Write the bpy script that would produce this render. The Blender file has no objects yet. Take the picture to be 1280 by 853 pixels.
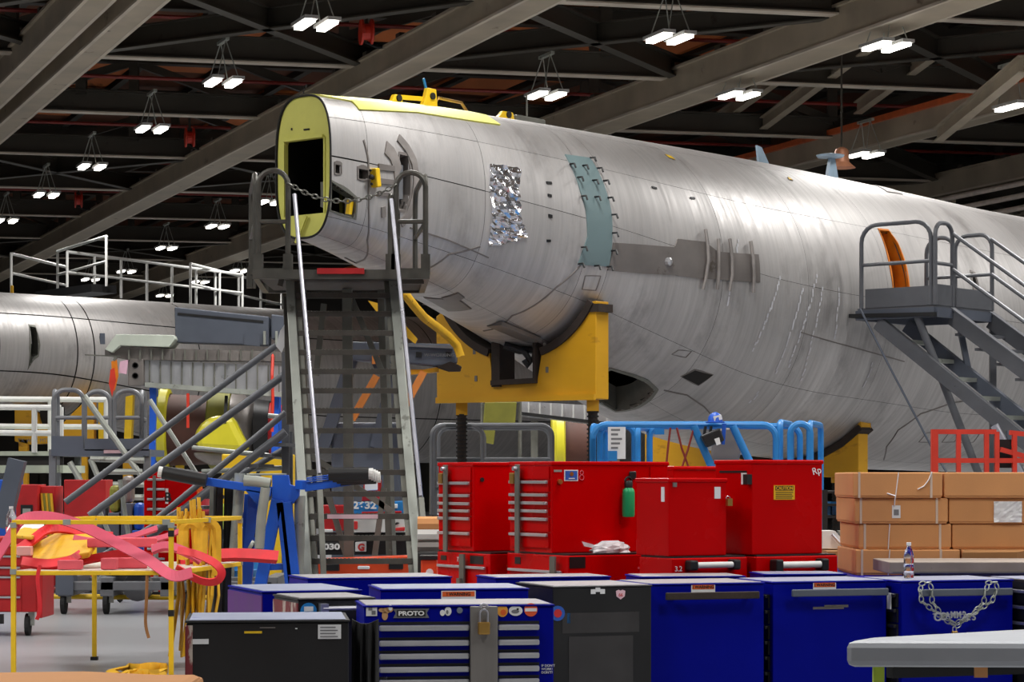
import bpy, math, random
import numpy as np
from mathutils import Vector, Matrix
random.seed(7)
sc = bpy.context.scene
col = sc.collection
V = Vector
F, HOR, CZ = 3000.0, 597.0, 1.6          # focal length and horizon for a 1280x853 frame, eye height
# ---------------------------------------------------------------- camera
cd = bpy.data.cameras.new('camera'); cam = bpy.data.objects.new('camera', cd); col.objects.link(cam)
cam.location = (0, 0, CZ); cam.rotation_euler = (math.pi/2, 0, 0)
cd.sensor_width = 36; cd.lens = 36*F/1280; cd.shift_y = (HOR-426.5)/1280; cd.clip_end = 400
sc.camera = cam
# ---------------------------------------------------------------- world and exposure
w = bpy.data.worlds.new('world'); sc.world = w; w.use_nodes = True
bg = w.node_tree.nodes['Background']; bg.inputs[0].default_value = (.95, .97, 1, 1); bg.inputs[1].default_value = .13
sc.view_settings.view_transform = 'Standard'; sc.view_settings.look = 'None'
sc.view_settings.exposure = 0.0; sc.view_settings.gamma = 1
# ---------------------------------------------------------------- hangar lamps' light (regular grid below the roof)
LB = V((-.353, .936, 0)); LT = V((.972, .236, 0))   # directions of the girders and of the trusses
def area(loc, sx, sy, power, colr=(1, .985, .96), spread=150):
    l = bpy.data.lights.new('hangar_light', 'AREA'); l.shape = 'RECTANGLE'; l.size = sx; l.size_y = sy
    l.energy = power; l.color = colr; l.spread = math.radians(spread)
    o = bpy.data.objects.new('hangar_light', l); col.objects.link(o); o.location = loc
    o.rotation_euler = (0, 0, math.atan2(LB.x, LB.y)*-1)
    return o
for j in range(10):
    for i in range(6):
        p = V((-14 + 9.5*i - 2.0*j, 9 + 7.6*j, 9.3))
        if p.y < 40: area(p, 1.7, 2.4, 405)
# ---------------------------------------------------------------- helpers
def at(px, py, D): return V(((px-640)/F*D, D, CZ+(HOR-py)/F*D))
def fx(px, D, z=0): return V(((px-640)/F*D, D, z))
def ray(px, py): return V(((px-640)/F, 1, (HOR-py)/F))
def hit(px, py, pt, n):                      # a sight line meets a plane
    r = ray(px, py); o = V((0, 0, CZ)); return o + r*((V(pt)-o).dot(n)/r.dot(n))
FRM = {}
def setp(o, label=None, cat=None, group=None, kind=None):
    if label: o['label'] = label
    if cat: o['category'] = cat
    if group: o['group'] = group
    if kind: o['kind'] = kind
    return o
def thing(name, label, cat, loc=(0, 0, 0), rz=0, group=None):
    o = bpy.data.objects.new(name, None); col.objects.link(o); o.empty_display_size = .1
    o.location = loc; o.rotation_euler = (0, 0, rz)
    FRM[o.name] = Matrix.Translation(V(loc)) @ Matrix.Rotation(rz, 4, 'Z')
    return setp(o, label, cat, group)
class MB:
    def __init__(s): s.v = []; s.f = []
    def add(s, vs, fs):
        n = len(s.v); s.v += [tuple(v) for v in vs]; s.f += [tuple(i+n for i in f) for f in fs]; return s
    def hexa(s, p): return s.add(p, [(0,3,2,1),(4,5,6,7),(0,1,5,4),(1,2,6,5),(2,3,7,6),(3,0,4,7)])
    def bx(s, x0, x1, y0, y1, z0, z1):
        return s.hexa([(x0,y0,z0),(x1,y0,z0),(x1,y1,z0),(x0,y1,z0),(x0,y0,z1),(x1,y0,z1),(x1,y1,z1),(x0,y1,z1)])
    def fb(s, fr, a0, a1, b0, b1, c0, c1):   # box in a face frame: a along, b up, c outwards
        O, A, B, C = fr; g = lambda a, b, c: O+A*a+B*b+C*c
        return s.hexa([g(a0,b0,c0),g(a0,b0,c1),g(a1,b0,c1),g(a1,b0,c0),g(a0,b1,c0),g(a0,b1,c1),g(a1,b1,c1),g(a1,b1,c0)])
    def bar(s, a, b, w, h, up=(0, 0, 1)):
        a, b = V(a), V(b); d = (b-a).normalized(); x = d.cross(V(up))
        if x.length < 1e-4: x = d.cross(V((1, 0, 0)))
        x.normalize(); y = x.cross(d); x *= w/2; y *= h/2
        return s.hexa([a-x-y, a+x-y, a+x+y, a-x+y, b-x-y, b+x-y, b+x+y, b-x+y])
    def path(s, pts, r, n=8, closed=False, cap=True, flat=None):
        pts = [V(p) for p in pts]; N = len(pts); prev = None; rings = []
        rs = r if isinstance(r, (list, tuple)) else [r]*N
        for i, p in enumerate(pts):
            if closed: d = pts[(i+1) % N]-pts[i-1]
            else: d = pts[min(i+1, N-1)]-pts[max(i-1, 0)]
            d.normalize()
            if prev is None:
                x = d.cross(V((0, 0, 1)))
                if x.length < .05: x = d.cross(V((1, 0, 0)))
            else: x = prev - d*prev.dot(d)
            x.normalize(); prev = x; y = x.cross(d)
            ry = rs[i] if flat is None else flat
            rings.append([p+x*(rs[i]*math.cos(t))+y*(ry*math.sin(t)) for t in [2*math.pi*k/n for k in range(n)]])
        vs = [q for R in rings for q in R]; fs = []
        for i in range(N if closed else N-1):
            j = (i+1) % N
            for k in range(n): fs.append((i*n+k, j*n+k, j*n+(k+1) % n, i*n+(k+1) % n))
        if cap and not closed: fs += [tuple(range(n)), tuple(range((N-1)*n, N*n))[::-1]]
        return s.add(vs, fs)
    def tube(s, a, b, r, n=8): return s.path([a, b], r, n)
    def prism(s, poly, vec):
        poly = [V(p) for p in poly]; vec = V(vec); n = len(poly)
        return s.add(poly+[p+vec for p in poly], [tuple(range(n))[::-1], tuple(range(n, 2*n))] + [(i, (i+1) % n, n+(i+1) % n, n+i) for i in range(n)])
    def lathe(s, prof, c, axis=(0, 0, 1), n=20, cap=True):
        c = V(c); ax = V(axis).normalized(); x = ax.cross(V((0, 1, .3))).normalized(); y = ax.cross(x)
        vs = [c+ax*h+x*(r*math.cos(2*math.pi*k/n))+y*(r*math.sin(2*math.pi*k/n)) for r, h in prof for k in range(n)]
        fs = [(i*n+k, i*n+(k+1) % n, (i+1)*n+(k+1) % n, (i+1)*n+k) for i in range(len(prof)-1) for k in range(n)]
        if cap: fs += [tuple(range(n))[::-1], tuple(range((len(prof)-1)*n, len(prof)*n))]
        return s.add(vs, fs)
    def ibeam(s, a, b, w, h, tf=.04, tw=.03):
        a, b = V(a), V(b); u = V((0, 0, 1))
        s.bar(a+u*tf/2, b+u*tf/2, w, tf); s.bar(a+u*(h-tf/2), b+u*(h-tf/2), w, tf); return s.bar(a+u*h/2, b+u*h/2, tw, h-2*tf)
    def build(s, name, mat, parent=None, W=True, bevel=0, smooth=False, label=None, cat=None, group=None, kind=None):
        me = bpy.data.meshes.new(name); vs = s.v
        if parent is not None and parent.name in FRM:
            if W:
                a = np.array(vs, float).reshape(-1, 3); m = np.array(FRM[parent.name].inverted())
                vs = (a @ m[:3, :3].T + m[:3, 3]).tolist()
        org = V((0, 0, 0))
        if parent is None and kind != 'structure':
            a = np.array(vs, float); lo, hi = a.min(0), a.max(0)
            org = V(((lo[0]+hi[0])/2, (lo[1]+hi[1])/2, lo[2])); vs = (a-np.array(org)).tolist()
        me.from_pydata(vs, [], s.f); me.update()
        o = bpy.data.objects.new(name, me); col.objects.link(o); o.location = org
        if mat: me.materials.append(mat)
        if smooth:
            me.polygons.foreach_set('use_smooth', [True]*len(me.polygons))
            try: me.set_sharp_from_angle(angle=math.radians(38))
            except Exception: pass
        if bevel:
            m = o.modifiers.new('bevel', 'BEVEL'); m.width = bevel; m.segments = 2; m.limit_method = 'ANGLE'
        if parent is not None:
            o.parent = parent
            if parent.name in FRM: FRM[o.name] = FRM[parent.name]
        else: FRM[o.name] = Matrix.Translation(org)
        return setp(o, label, cat, group, kind)
def arc(c, x, y, r, a0, a1, n=5):            # points on an arc in the plane of x and y
    return [c+x*(r*math.cos(math.radians(a0+(a1-a0)*k/n)))+y*(r*math.sin(math.radians(a0+(a1-a0)*k/n))) for k in range(n+1)]
def hoop(a, b, top, r):                      # inverted-U rail from foot a to foot b with rounded shoulders
    a, b = V(a), V(b); d = (b-a); L = d.length; d.normalize(); u = V((0, 0, 1)); rr = min(r, L/2*.98)
    h = top-a.z
    return [a, a+u*(h-rr)] + arc(a+u*(h-rr)+d*rr, -d, u, rr, 0, 90)[1:] + arc(b+u*(h-rr)-d*rr, u, d, rr, 0, 90) + [b]
def text(body, o, x, up, size, mat, parent, name='lettering', align='LEFT', ext=.0015, bold=0, sx=1):
    cu = bpy.data.curves.new(name, 'FONT'); cu.body = body; cu.size = size; cu.extrude = ext; cu.align_x = align; cu.offset = bold
    tmp = bpy.data.objects.new(name, cu); me = bpy.data.meshes.new_from_object(tmp); bpy.data.objects.remove(tmp); bpy.data.curves.remove(cu)
    me.name = name; me.materials.clear(); me.materials.append(mat); ob = bpy.data.objects.new(name, me); col.objects.link(ob)
    x = V(x).normalized(); up = V(up).normalized(); n = x.cross(up)
    m = Matrix(((x.x*sx, up.x, n.x, o[0]), (x.y*sx, up.y, n.y, o[1]), (x.z*sx, up.z, n.z, o[2]), (0, 0, 0, 1)))
    ob.parent = parent; ob.matrix_local = FRM[parent.name].inverted() @ m
    return ob
def lin(c): return tuple(((x/255+.055)/1.055)**2.4 if x > 10 else x/255/12.92 for x in c)
MATS = {}
def M(name, c, rough=.5, metal=0, var=.12, scale=5, bump=0, bscale=60, c2=None, c2amt=.0, c2scale=9, c2soft=.06, coat=0, stretch=(1, 1, 1), emit=0, rnd=0, spec=.5):
    """Procedural surface: colour with soft tonal variation, optional wear colour in noise patches, optional fine relief."""
    m = bpy.data.materials.new(name); m.use_nodes = True; nt = m.node_tree; N = nt.nodes; L = nt.links
    b = N['Principled BSDF']; b.inputs['Roughness'].default_value = rough; b.inputs['Metallic'].default_value = metal
    b.inputs['Specular IOR Level'].default_value = spec
    if coat: b.inputs['Coat Weight'].default_value = coat; b.inputs['Coat Roughness'].default_value = .12
    tc = N.new('ShaderNodeTexCoord'); mp = N.new('ShaderNodeMapping'); mp.inputs['Scale'].default_value = stretch
    L.new(tc.outputs['Object'], mp.inputs['Vector'])
    no = N.new('ShaderNodeTexNoise'); no.inputs['Scale'].default_value = scale; no.inputs['Detail'].default_value = 5
    L.new(mp.outputs[0], no.inputs['Vector'])
    mr = N.new('ShaderNodeMapRange'); mr.inputs[1].default_value = .3; mr.inputs[2].default_value = .7
    mr.inputs[3].default_value = 1-var; mr.inputs[4].default_value = 1+var; L.new(no.outputs['Fac'], mr.inputs[0])
    mul = N.new('ShaderNodeVectorMath'); mul.operation = 'SCALE'; mul.inputs[0].default_value = lin(c)
    fac = mr.outputs[0]
    if rnd:
        oi = N.new('ShaderNodeObjectInfo'); r2 = N.new('ShaderNodeMapRange'); r2.inputs[3].default_value = 1-rnd; r2.inputs[4].default_value = 1+rnd
        L.new(oi.outputs['Random'], r2.inputs[0]); mm = N.new('ShaderNodeMath'); mm.operation = 'MULTIPLY'
        L.new(fac, mm.inputs[0]); L.new(r2.outputs[0], mm.inputs[1]); fac = mm.outputs[0]
    L.new(fac, mul.inputs['Scale']); out = mul.outputs[0]
    if c2:
        n2 = N.new('ShaderNodeTexNoise'); n2.inputs['Scale'].default_value = c2scale; n2.inputs['Detail'].default_value = 8; n2.inputs['Roughness'].default_value = .65
        L.new(mp.outputs[0], n2.inputs['Vector'])
        r3 = N.new('ShaderNodeMapRange'); r3.inputs[1].default_value = .72-c2amt*.4; r3.inputs[2].default_value = .72+c2soft-c2amt*.4
        L.new(n2.outputs['Fac'], r3.inputs[0])
        mx = N.new('ShaderNodeMix'); mx.data_type = 'RGBA'; mx.inputs[7].default_value = (*lin(c2), 1)
        L.new(r3.outputs[0], mx.inputs[0]); L.new(out, mx.inputs[6]); out = mx.outputs[2]
    L.new(out, b.inputs['Base Color'])
    rm = N.new('ShaderNodeMapRange'); rm.inputs[3].default_value = max(.03, rough-.08); rm.inputs[4].default_value = min(1, rough+.08)
    L.new(no.outputs['Fac'], rm.inputs[0]); L.new(rm.outputs[0], b.inputs['Roughness'])
    if bump:
        n4 = N.new('ShaderNodeTexNoise'); n4.inputs['Scale'].default_value = bscale; n4.inputs['Detail'].default_value = 3; L.new(mp.outputs[0], n4.inputs['Vector'])
        bp = N.new('ShaderNodeBump'); bp.inputs['Strength'].default_value = bump; bp.inputs['Distance'].default_value = .01
        L.new(n4.outputs['Fac'], bp.inputs['Height']); L.new(bp.outputs[0], b.inputs['Normal'])
    if emit:
        b.inputs['Emission Color'].default_value = (*lin(c), 1); b.inputs['Emission Strength'].default_value = emit
    MATS[name] = m; return m
def clear(name, tint=(1, 1, 1), rough=.05, ior=1.3):
    m = bpy.data.materials.new(name); m.use_nodes = True; b = m.node_tree.nodes['Principled BSDF']
    b.inputs['Transmission Weight'].default_value = 1; b.inputs['Roughness'].default_value = rough; b.inputs['IOR'].default_value = ior
    b.inputs['Base Color'].default_value = (*tint, 1)
    nt = m.node_tree; no = nt.nodes.new('ShaderNodeTexNoise'); no.inputs['Scale'].default_value = 40
    bp = nt.nodes.new('ShaderNodeBump'); bp.inputs['Strength'].default_value = .15; bp.inputs['Distance'].default_value = .004
    nt.links.new(no.outputs['Fac'], bp.inputs['Height']); nt.links.new(bp.outputs[0], b.inputs['Normal']); return m
# ---------------------------------------------------------------- materials
m_floor = M('painted concrete', (142, 143, 146), .34, var=.07, scale=.5, c2=(118, 118, 118), c2amt=.12, c2scale=2.2, bump=.03, bscale=30)
m_steel = M('roof steel', (66, 62, 54), .55, .25, var=.16, scale=1.2, c2=(52, 42, 34), c2amt=.2, c2scale=1.4)
m_steel2 = M('girder steel', (172, 160, 140), .5, .3, var=.16, scale=1.0, c2=(100, 86, 70), c2amt=.2, c2scale=1.2)
m_flange_lit = M('lit flange steel', (196, 186, 170), .5, .2, var=.14, scale=1.2)  # bounced floor light on flanges and bottom lips, put into the colour
m_deck = M('roof deck', (110, 66, 44), .85, var=.25, scale=.6, c2=(48, 34, 26), c2amt=.3, c2scale=.5)
m_rust = M('rust red pipe', (132, 40, 32), .5, var=.15)
m_orange_rail = M('orange conductor rail', (190, 92, 48), .5, var=.15)
m_wall = M('dark wall', (62, 58, 54), .8, var=.2, scale=.4)
m_lamp = M('lamp glow', (255, 250, 240), .4, emit=7)
m_lampbox = M('lamp housing', (190, 190, 188), .4, .3)
m_alu = M('aircraft aluminium', (190, 187, 185), .40, .66, var=.10, scale=1.1, c2=(146, 142, 140), c2amt=.42, c2scale=1.3, c2soft=.22, rnd=.05, bump=.05, bscale=4, stretch=(1, 1, .55))
# brushed streaks running round the barrel: brightness and gloss vary along the fuselage axis
nt = m_alu.node_tree; N_, L_ = nt.nodes, nt.links; b_ = N_['Principled BSDF']
tc_ = N_.new('ShaderNodeTexCoord'); rot = N_.new('ShaderNodeVectorRotate'); rot.rotation_type = 'Z_AXIS'; rot.inputs['Angle'].default_value = -math.atan2(.763, .647)
mp_ = N_.new('ShaderNodeMapping'); mp_.inputs['Scale'].default_value = (9, .25, .35)
L_.new(tc_.outputs['Object'], rot.inputs['Vector']); L_.new(rot.outputs[0], mp_.inputs['Vector'])
ns = N_.new('ShaderNodeTexNoise'); ns.inputs['Scale'].default_value = 1.4; ns.inputs['Detail'].default_value = 6; ns.inputs['Roughness'].default_value = .7; L_.new(mp_.outputs[0], ns.inputs['Vector'])
r1 = N_.new('ShaderNodeMapRange'); r1.inputs[1].default_value = .3; r1.inputs[2].default_value = .7; r1.inputs[3].default_value = .86; r1.inputs[4].default_value = 1.12; L_.new(ns.outputs['Fac'], r1.inputs[0])
old = b_.inputs['Base Color'].links[0].from_socket; vm = N_.new('ShaderNodeVectorMath'); vm.operation = 'SCALE'; L_.new(old, vm.inputs[0]); L_.new(r1.outputs[0], vm.inputs['Scale']); L_.new(vm.outputs[0], b_.inputs['Base Color'])
r2_ = N_.new('ShaderNodeMapRange'); r2_.inputs[1].default_value = .3; r2_.inputs[2].default_value = .7; r2_.inputs[3].default_value = .60; r2_.inputs[4].default_value = .38; L_.new(ns.outputs['Fac'], r2_.inputs[0]); L_.new(r2_.outputs[0], b_.inputs['Roughness'])
m_alu2 = M('bright aluminium', (200, 201, 204), .3, .7, var=.08, scale=3)
m_foil = M('foil', (232, 232, 236), .16, 1, var=.04, scale=8, bump=.6, bscale=26)
m_green = M('zinc chromate primer', (212, 210, 104), .5, var=.10, scale=3, c2=(128, 118, 40), c2amt=.02, c2scale=6)
m_green_y = M('yellow green primer', (206, 196, 40), .4, var=.1, scale=2, coat=.3)
m_teal = M('teal sealed panel', (114, 134, 136), .36, .1, var=.05, scale=2)
m_gpanel = M('grey scuffed panel', (128, 122, 118), .45, .4, var=.14, scale=3, c2=(100, 92, 84), c2amt=.2, c2scale=4)
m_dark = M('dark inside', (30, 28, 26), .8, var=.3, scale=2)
m_black = M('black plastic', (22, 22, 23), .45, var=.2)
m_rubber = M('rubber', (28, 28, 29), .8, var=.2)
m_brownpad = M('dark brown felt', (52, 42, 36), .9, var=.2, scale=9, bump=.3, bscale=50)
m_yellow = M('worn yellow paint', (214, 158, 22), .48, var=.10, scale=2.5, c2=(150, 100, 24), c2amt=.3, c2scale=5, c2soft=.14, stretch=(.4, .4, 1))
m_yel2 = M('bright yellow paint', (232, 190, 28), .45, var=.10, scale=5, c2=(120, 90, 30), c2amt=.12, c2scale=14)
m_orange_in = M('orange primer', (216, 122, 20), .4, var=.14, scale=5, c2=(120, 60, 16), c2amt=.18, c2scale=9)
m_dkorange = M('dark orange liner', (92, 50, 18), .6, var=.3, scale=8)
m_grey = M('grey painted steel', (112, 114, 118), .45, .15, var=.10, scale=4, c2=(80, 80, 80), c2amt=.1, c2scale=10)
m_gsteel = M('raw dull steel', (118, 118, 110), .42, .45, var=.16, scale=5, c2=(150, 150, 140), c2amt=.22, c2scale=7)
m_galv = M('galvanised steel', (164, 168, 160), .4, .35, var=.14, scale=4, c2=(120, 122, 114), c2amt=.28, c2scale=5)
m_tread = M('dark step', (74, 70, 64), .65, .2, var=.2, scale=12)
m_chrome = M('chrome', (196, 196, 206), .3, .8, var=.03)
m_stair = M('blue grey stair paint', (96, 98, 103), .45, .1, var=.10, scale=4, c2=(70, 72, 76), c2amt=.12, c2scale=8)
m_white = M('white paint', (214, 214, 210), .45, var=.06)
m_red = M('tool chest red', (190, 0, 3), .26, var=.05, scale=2, spec=.12)
m_red2 = M('dull red', (176, 22, 26), .5, var=.14, scale=4)
m_redrail = M('red orange rail', (206, 54, 34), .45, var=.12)
m_blue = M('tool chest blue', (2, 11, 132), .42, var=.07, scale=2, spec=.08)
m_blue2 = M('bright blue paint', (22, 84, 190), .42, var=.10, scale=4, c2=(16, 60, 140), c2amt=.15, c2scale=7)
m_sky = M('lift blue paint', (38, 126, 194), .4, var=.09, scale=4, c2=(24, 90, 150), c2amt=.12, c2scale=8)
m_blk = M('worn black paint', (24, 24, 25), .4, var=.3, scale=3, c2=(62, 60, 58), c2amt=.10, c2scale=6)
m_top = M('worn cabinet top', (160, 158, 160), .4, .2, var=.10, scale=3, c2=(150, 120, 122), c2amt=.26, c2scale=2.5)
m_topblue = M('blue grey lid', (150, 156, 178), .4, .1, var=.12, scale=3, c2=(60, 70, 150), c2amt=.2, c2scale=3)
m_purple = M('scraped purple paint', (92, 38, 118), .5, var=.15, scale=4, c2=(128, 104, 142), c2amt=.22, c2scale=7, stretch=(1, 1, .35))
m_maroon = M('peeling maroon paint', (118, 40, 44), .5, var=.2, scale=4, c2=(186, 172, 160), c2amt=.5, c2scale=9, stretch=(1, 1, .4))
m_card = M('cardboard', (206, 146, 92), .8, var=.05, scale=4, bump=.05, bscale=90)
m_card2 = M('cardboard edge', (158, 112, 66), .85, var=.06, scale=6)
m_paper = M('paper', (226, 226, 226), .6, var=.05)
m_pink = M('salmon foam', (224, 92, 104), .75, var=.08, scale=6)
m_redstrap = M('red strap', (222, 38, 48), .6, var=.10, scale=6)
m_ystrap = M('yellow strap', (214, 164, 26), .65, var=.14, scale=6, c2=(150, 104, 22), c2amt=.2, c2scale=12)
m_greenb = M('green bottle', (22, 158, 96), .35, var=.05)
m_brass = M('brass', (196, 154, 84), .3, .85, var=.08)
m_plastic = clear('thin clear plastic', (.96, .97, .98), .12, 1.15)
m_water = clear('clear bottle', (.97, .98, 1), .03, 1.33)
m_label = M('orange label', (222, 96, 34), .5, var=.04)
m_sticker_y = M('caution yellow', (232, 180, 20), .5, var=.05)
m_ink = M('black ink', (24, 22, 22), .6)
m_inkw = M('white ink', (232, 232, 230), .6)
m_inkr = M('red ink', (200, 40, 40), .6)
m_inkb = M('blue ink', (40, 90, 180), .6)
m_inkg = M('grey mark', (120, 120, 122), .6)
m_slate = M('blue grey composite', (86, 92, 104), .5, .1, var=.10, scale=2)
m_brownin = M('brown engine lining', (74, 40, 28), .6, var=.2, scale=2)
m_lime = M('lime paint', (176, 202, 60), .5, var=.08)
m_comp = M('grey composite', (172, 176, 182), .5, var=.06, scale=5, bump=.04, bscale=120, c2=(140, 140, 146), c2amt=.06, c2scale=20)
m_cloth = M('black cloth', (16, 16, 17), .95, var=.3, scale=12, bump=.3, bscale=40)
m_orange = M('machine orange', (212, 70, 24), .45, var=.08)
m_olive = M('olive green sheet', (128, 126, 44), .6, var=.12)
# ================================================================ the setting
MB().bx(-70, 90, -8, 112, -.3, 0).build('floor', m_floor, kind='structure')
wb = MB().bx(-70, 90, 112, 112.4, 0, 13.6).build('wall_back', m_wall, kind='structure')
for i in range(27):
    MB().bx(-70+6*i, -69.7+6*i, 111.8, 112, 0, 13).build('wall_column', m_steel, wb, kind='structure')
ceiling = MB().bx(-70, 90, -8, 112.4, 13.2, 13.5).build('ceiling', m_deck, kind='structure')
# crane girders run away from the camera, evenly spaced; X0 is where each would cross the camera's line
def gpt(X0, D, z): return V((X0-.3767*D, D, z))
GX = [9.25, 15.7, 22.9, 30.8, 38.1, 45.6, 53]
def girder(X0, z, w, h, mat):
    n = V((.936, .353, 0)); a, b = gpt(X0, 8, z), gpt(X0, 111.5, z); u = V((0, 0, 1))
    g = MB().bar(a+u*h/2, b+u*h/2, w, h).build('crane_girder', mat, ceiling)
    for sd in (-1, 1):
        MB().bar(a+n*sd*w*.5+u*.02, b+n*sd*w*.5+u*.02, .07, .05).build('bottom_lip', m_flange_lit, g)
        MB().bar(a+n*sd*w*.52+u*(h+.01), b+n*sd*w*.52+u*(h+.01), .12, .05).build('top_lip', mat, g)
    for i in range(44):
        c = gpt(X0, 20+2.05*i, z)+u*(h+.07)-n*(w*.45)
        MB().bar(c-LB*.12, c+LB*.12, .2, .09).build('girder_clip', m_steel, g)
    return g
for k, X0 in enumerate(GX):
    if k == 0:
        girder(X0-.1, 9.6, .45, .55, m_steel2); girder(X0-.95, 9.65, .45, .55, m_steel2)
    elif k == 3:
        g = girder(X0, 9.6, .5, .55, m_steel2)
        MB().bar(gpt(X0-.3, 30, 10.2), gpt(X0-.3, 111, 10.2), .12, .14).build('conductor_rail', m_orange_rail, g)
    elif k == 4: girder(X0, 9.6, .5, .62, m_steel2)
    else: girder(X0, 9.6, .75 if k == 2 else .6, .62 if k == 2 else .5, m_steel2)
# roof trusses cross above the girders
def tD(k, X): 
    D3 = 41.5+7.55*k
    return D3 + (X + .1133*D3)*.235
def tpt(k, X, z): return V((X, tD(k, X), z))
for k in range(-4, 9):
    X0, X1 = -46, 62
    t = MB().ibeam(tpt(k, X0, 10.1), tpt(k, X1, 10.1), .30, .5, .03, .03).build('roof_truss', m_steel, ceiling)
    MB().ibeam(tpt(k, X0, 12.55), tpt(k, X1, 12.55), .34, .5, .03, .03).build('top_chord', m_steel, t)
    MB().bar(tpt(k, X0, 10.085), tpt(k, X1, 10.085), .31, .03).build('bottom_flange', m_flange_lit, t)
    n = 18
    for i in range(n+1):
        X = X0+(X1-X0)*i/n
        MB().bar(tpt(k, X, 10.5), tpt(k, X, 12.6), .24, .24).build('truss_post', m_steel, t)
        if i < n:
            Xb = X0+(X1-X0)*(i+1)/n
            a, b = (10.5, 12.6) if i % 2 else (12.6, 10.5)
            MB().bar(tpt(k, X, a), tpt(k, Xb, b), .2, .2).build('truss_diagonal', m_steel, t)
    p = V((0, -.55, .75))
    MB().tube(tpt(k, X0, 10.1)+p, tpt(k, X1, 10.1)+p, .045, 6).build('sprinkler_pipe', m_rust, ceiling)
# flat cross bracing between girders in alternate bays
def gt(k, X0, z):            # where truss k meets girder line X0
    D3 = 41.5+7.55*k
    D = (D3+(X0+.1133*D3)*.235)/(1+.3767*.235)
    return gpt(X0, D, z)
for k in (-3, 0, 3, 6):
    for a, b in zip([2.4]+GX[:-1], GX):
        z = 10.06
        MB().ibeam(gt(k, a, z), gt(k+1, b, z), .24, .42, .03, .03).build('cross_brace', m_steel, ceiling)
        MB().ibeam(gt(k+1, a, z), gt(k, b, z), .24, .42, .03, .03).build('cross_brace', m_steel, ceiling)
a, b = GX[3], GX[4]
MB().ibeam(gt(2, a, 10.06), gt(3, b, 10.06), .24, .42, .03, .03).build('cross_brace', m_steel, ceiling)
# purlins under the deck, with warm timber-coloured deck bays between
for i in range(34):
    X0 = -2+2.4*i
    MB().ibeam(gpt(X0, 20, 12.95), gpt(X0, 111, 12.95), .2, .28, .02, .02).build('purlin', m_steel, ceiling)
m_deck2 = M('bare timber deck', (214, 122, 66), .8, var=.2, scale=1, c2=(130, 72, 42), c2amt=.2, c2scale=.7, stretch=(1, .2, 1))
for (X0, D, w_, l_) in [(19.5, 56, 2.1, 9), (12.3, 66, 2.2, 10), (26.7, 47, 2.1, 10), (29.1, 47, 2.1, 10), (26.7, 58, 2.1, 12), (24.3, 60, 2.1, 12), (29.1, 60, 2.1, 10), (36.3, 44, 2.1, 8), (38.7, 44, 2.1, 8), (17.1, 84, 2.1, 12), (22, 44, 2.1, 9), (24.3, 46, 2.1, 9), (31.5, 46, 2.1, 9), (21.9, 54, 2.1, 8), (33.9, 46, 2.1, 8), (14.7, 60, 2.1, 8), (26.7, 72, 2.1, 10), (19.5, 72, 2.1, 9)]:
    MB().bar(gpt(X0+1.2, D, 13.15), gpt(X0+1.2, D+l_, 13.15), w_, .08).build('roof_board', m_deck2, ceiling)
# pale beam pairs hanging below the roof at the right
for (xa, ya, xb, yb, D) in [(893, 160, 1050, 112, 62), (950, 165, 1120, 114, 60), (1072, 143, 1175, 116, 58), (1172, 178, 1280, 142, 50)]:
    a = at(xa, ya, D); b = at(xb, yb, D-12*(xb-xa)/150); b.z = a.z
    MB().ibeam(a, b, .2, .3, .03, .03).build('hanger_beam', m_steel2, ceiling)
# pipe rack on the right hand side, seen above the fuselage
m_pipe = M('pale rack pipe', (236, 222, 210), .5)
for i in range(4):
    z = 9.47-.3*i
    rk = MB().tube(gpt(GX[4]-.3+.15*i, 30, z), gpt(GX[4]-.3+.15*i, 100, z), .075, 8).build('rack_pipe', m_pipe, ceiling)
for D in range(32, 98, 6):
    c = gpt(GX[4], D, 9.6); MB().bar(c, c-V((0, 0, 1.75)), .3, .12).build('rack_hanger', m_steel2, ceiling)
# ---------------------------------------------------------------- twin-tube hangar lamps
def hangar_lamp(px, py, label, z=9.25, cat='lamp', tubes=2, D=None):
    D = D or (z-CZ)*F/(HOR-py)
    c = fx(px, D, z); n = V((.936, .353, 0)); ln = .88
    t = thing('hangar_lamp', label, cat, c, 0, 'hangar lamps')
    for sgn in ((-1, 1) if tubes == 2 else (0,)):
        q = c+n*(.2*sgn)
        h = MB().bar(q-LB*(ln/2)+V((0, 0, .09)), q+LB*(ln/2)+V((0, 0, .09)), .24, .06).build('housing', m_lampbox, t)
        MB().bar(q-LB*(ln/2-.04)+V((0, 0, .03)), q+LB*(ln/2-.04)+V((0, 0, .03)), .15, .05).build('tube', m_lamp, h)
        area(q+V((0, 0, -.01)), .2, .9, 115, spread=140)
        for e in (-.4, .4):
            MB().tube(q+LB*e+V((0, 0, .1)), c+LB*e*.5+V((0, 0, .85)), .012, 5).build('hanger_wire', m_galv, t)
    MB().bar(c-LB*.35+V((0, 0, .85)), c+LB*.35+V((0, 0, .85)), .08, .06).build('hanger_bar', m_galv, t)
    return t
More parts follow.
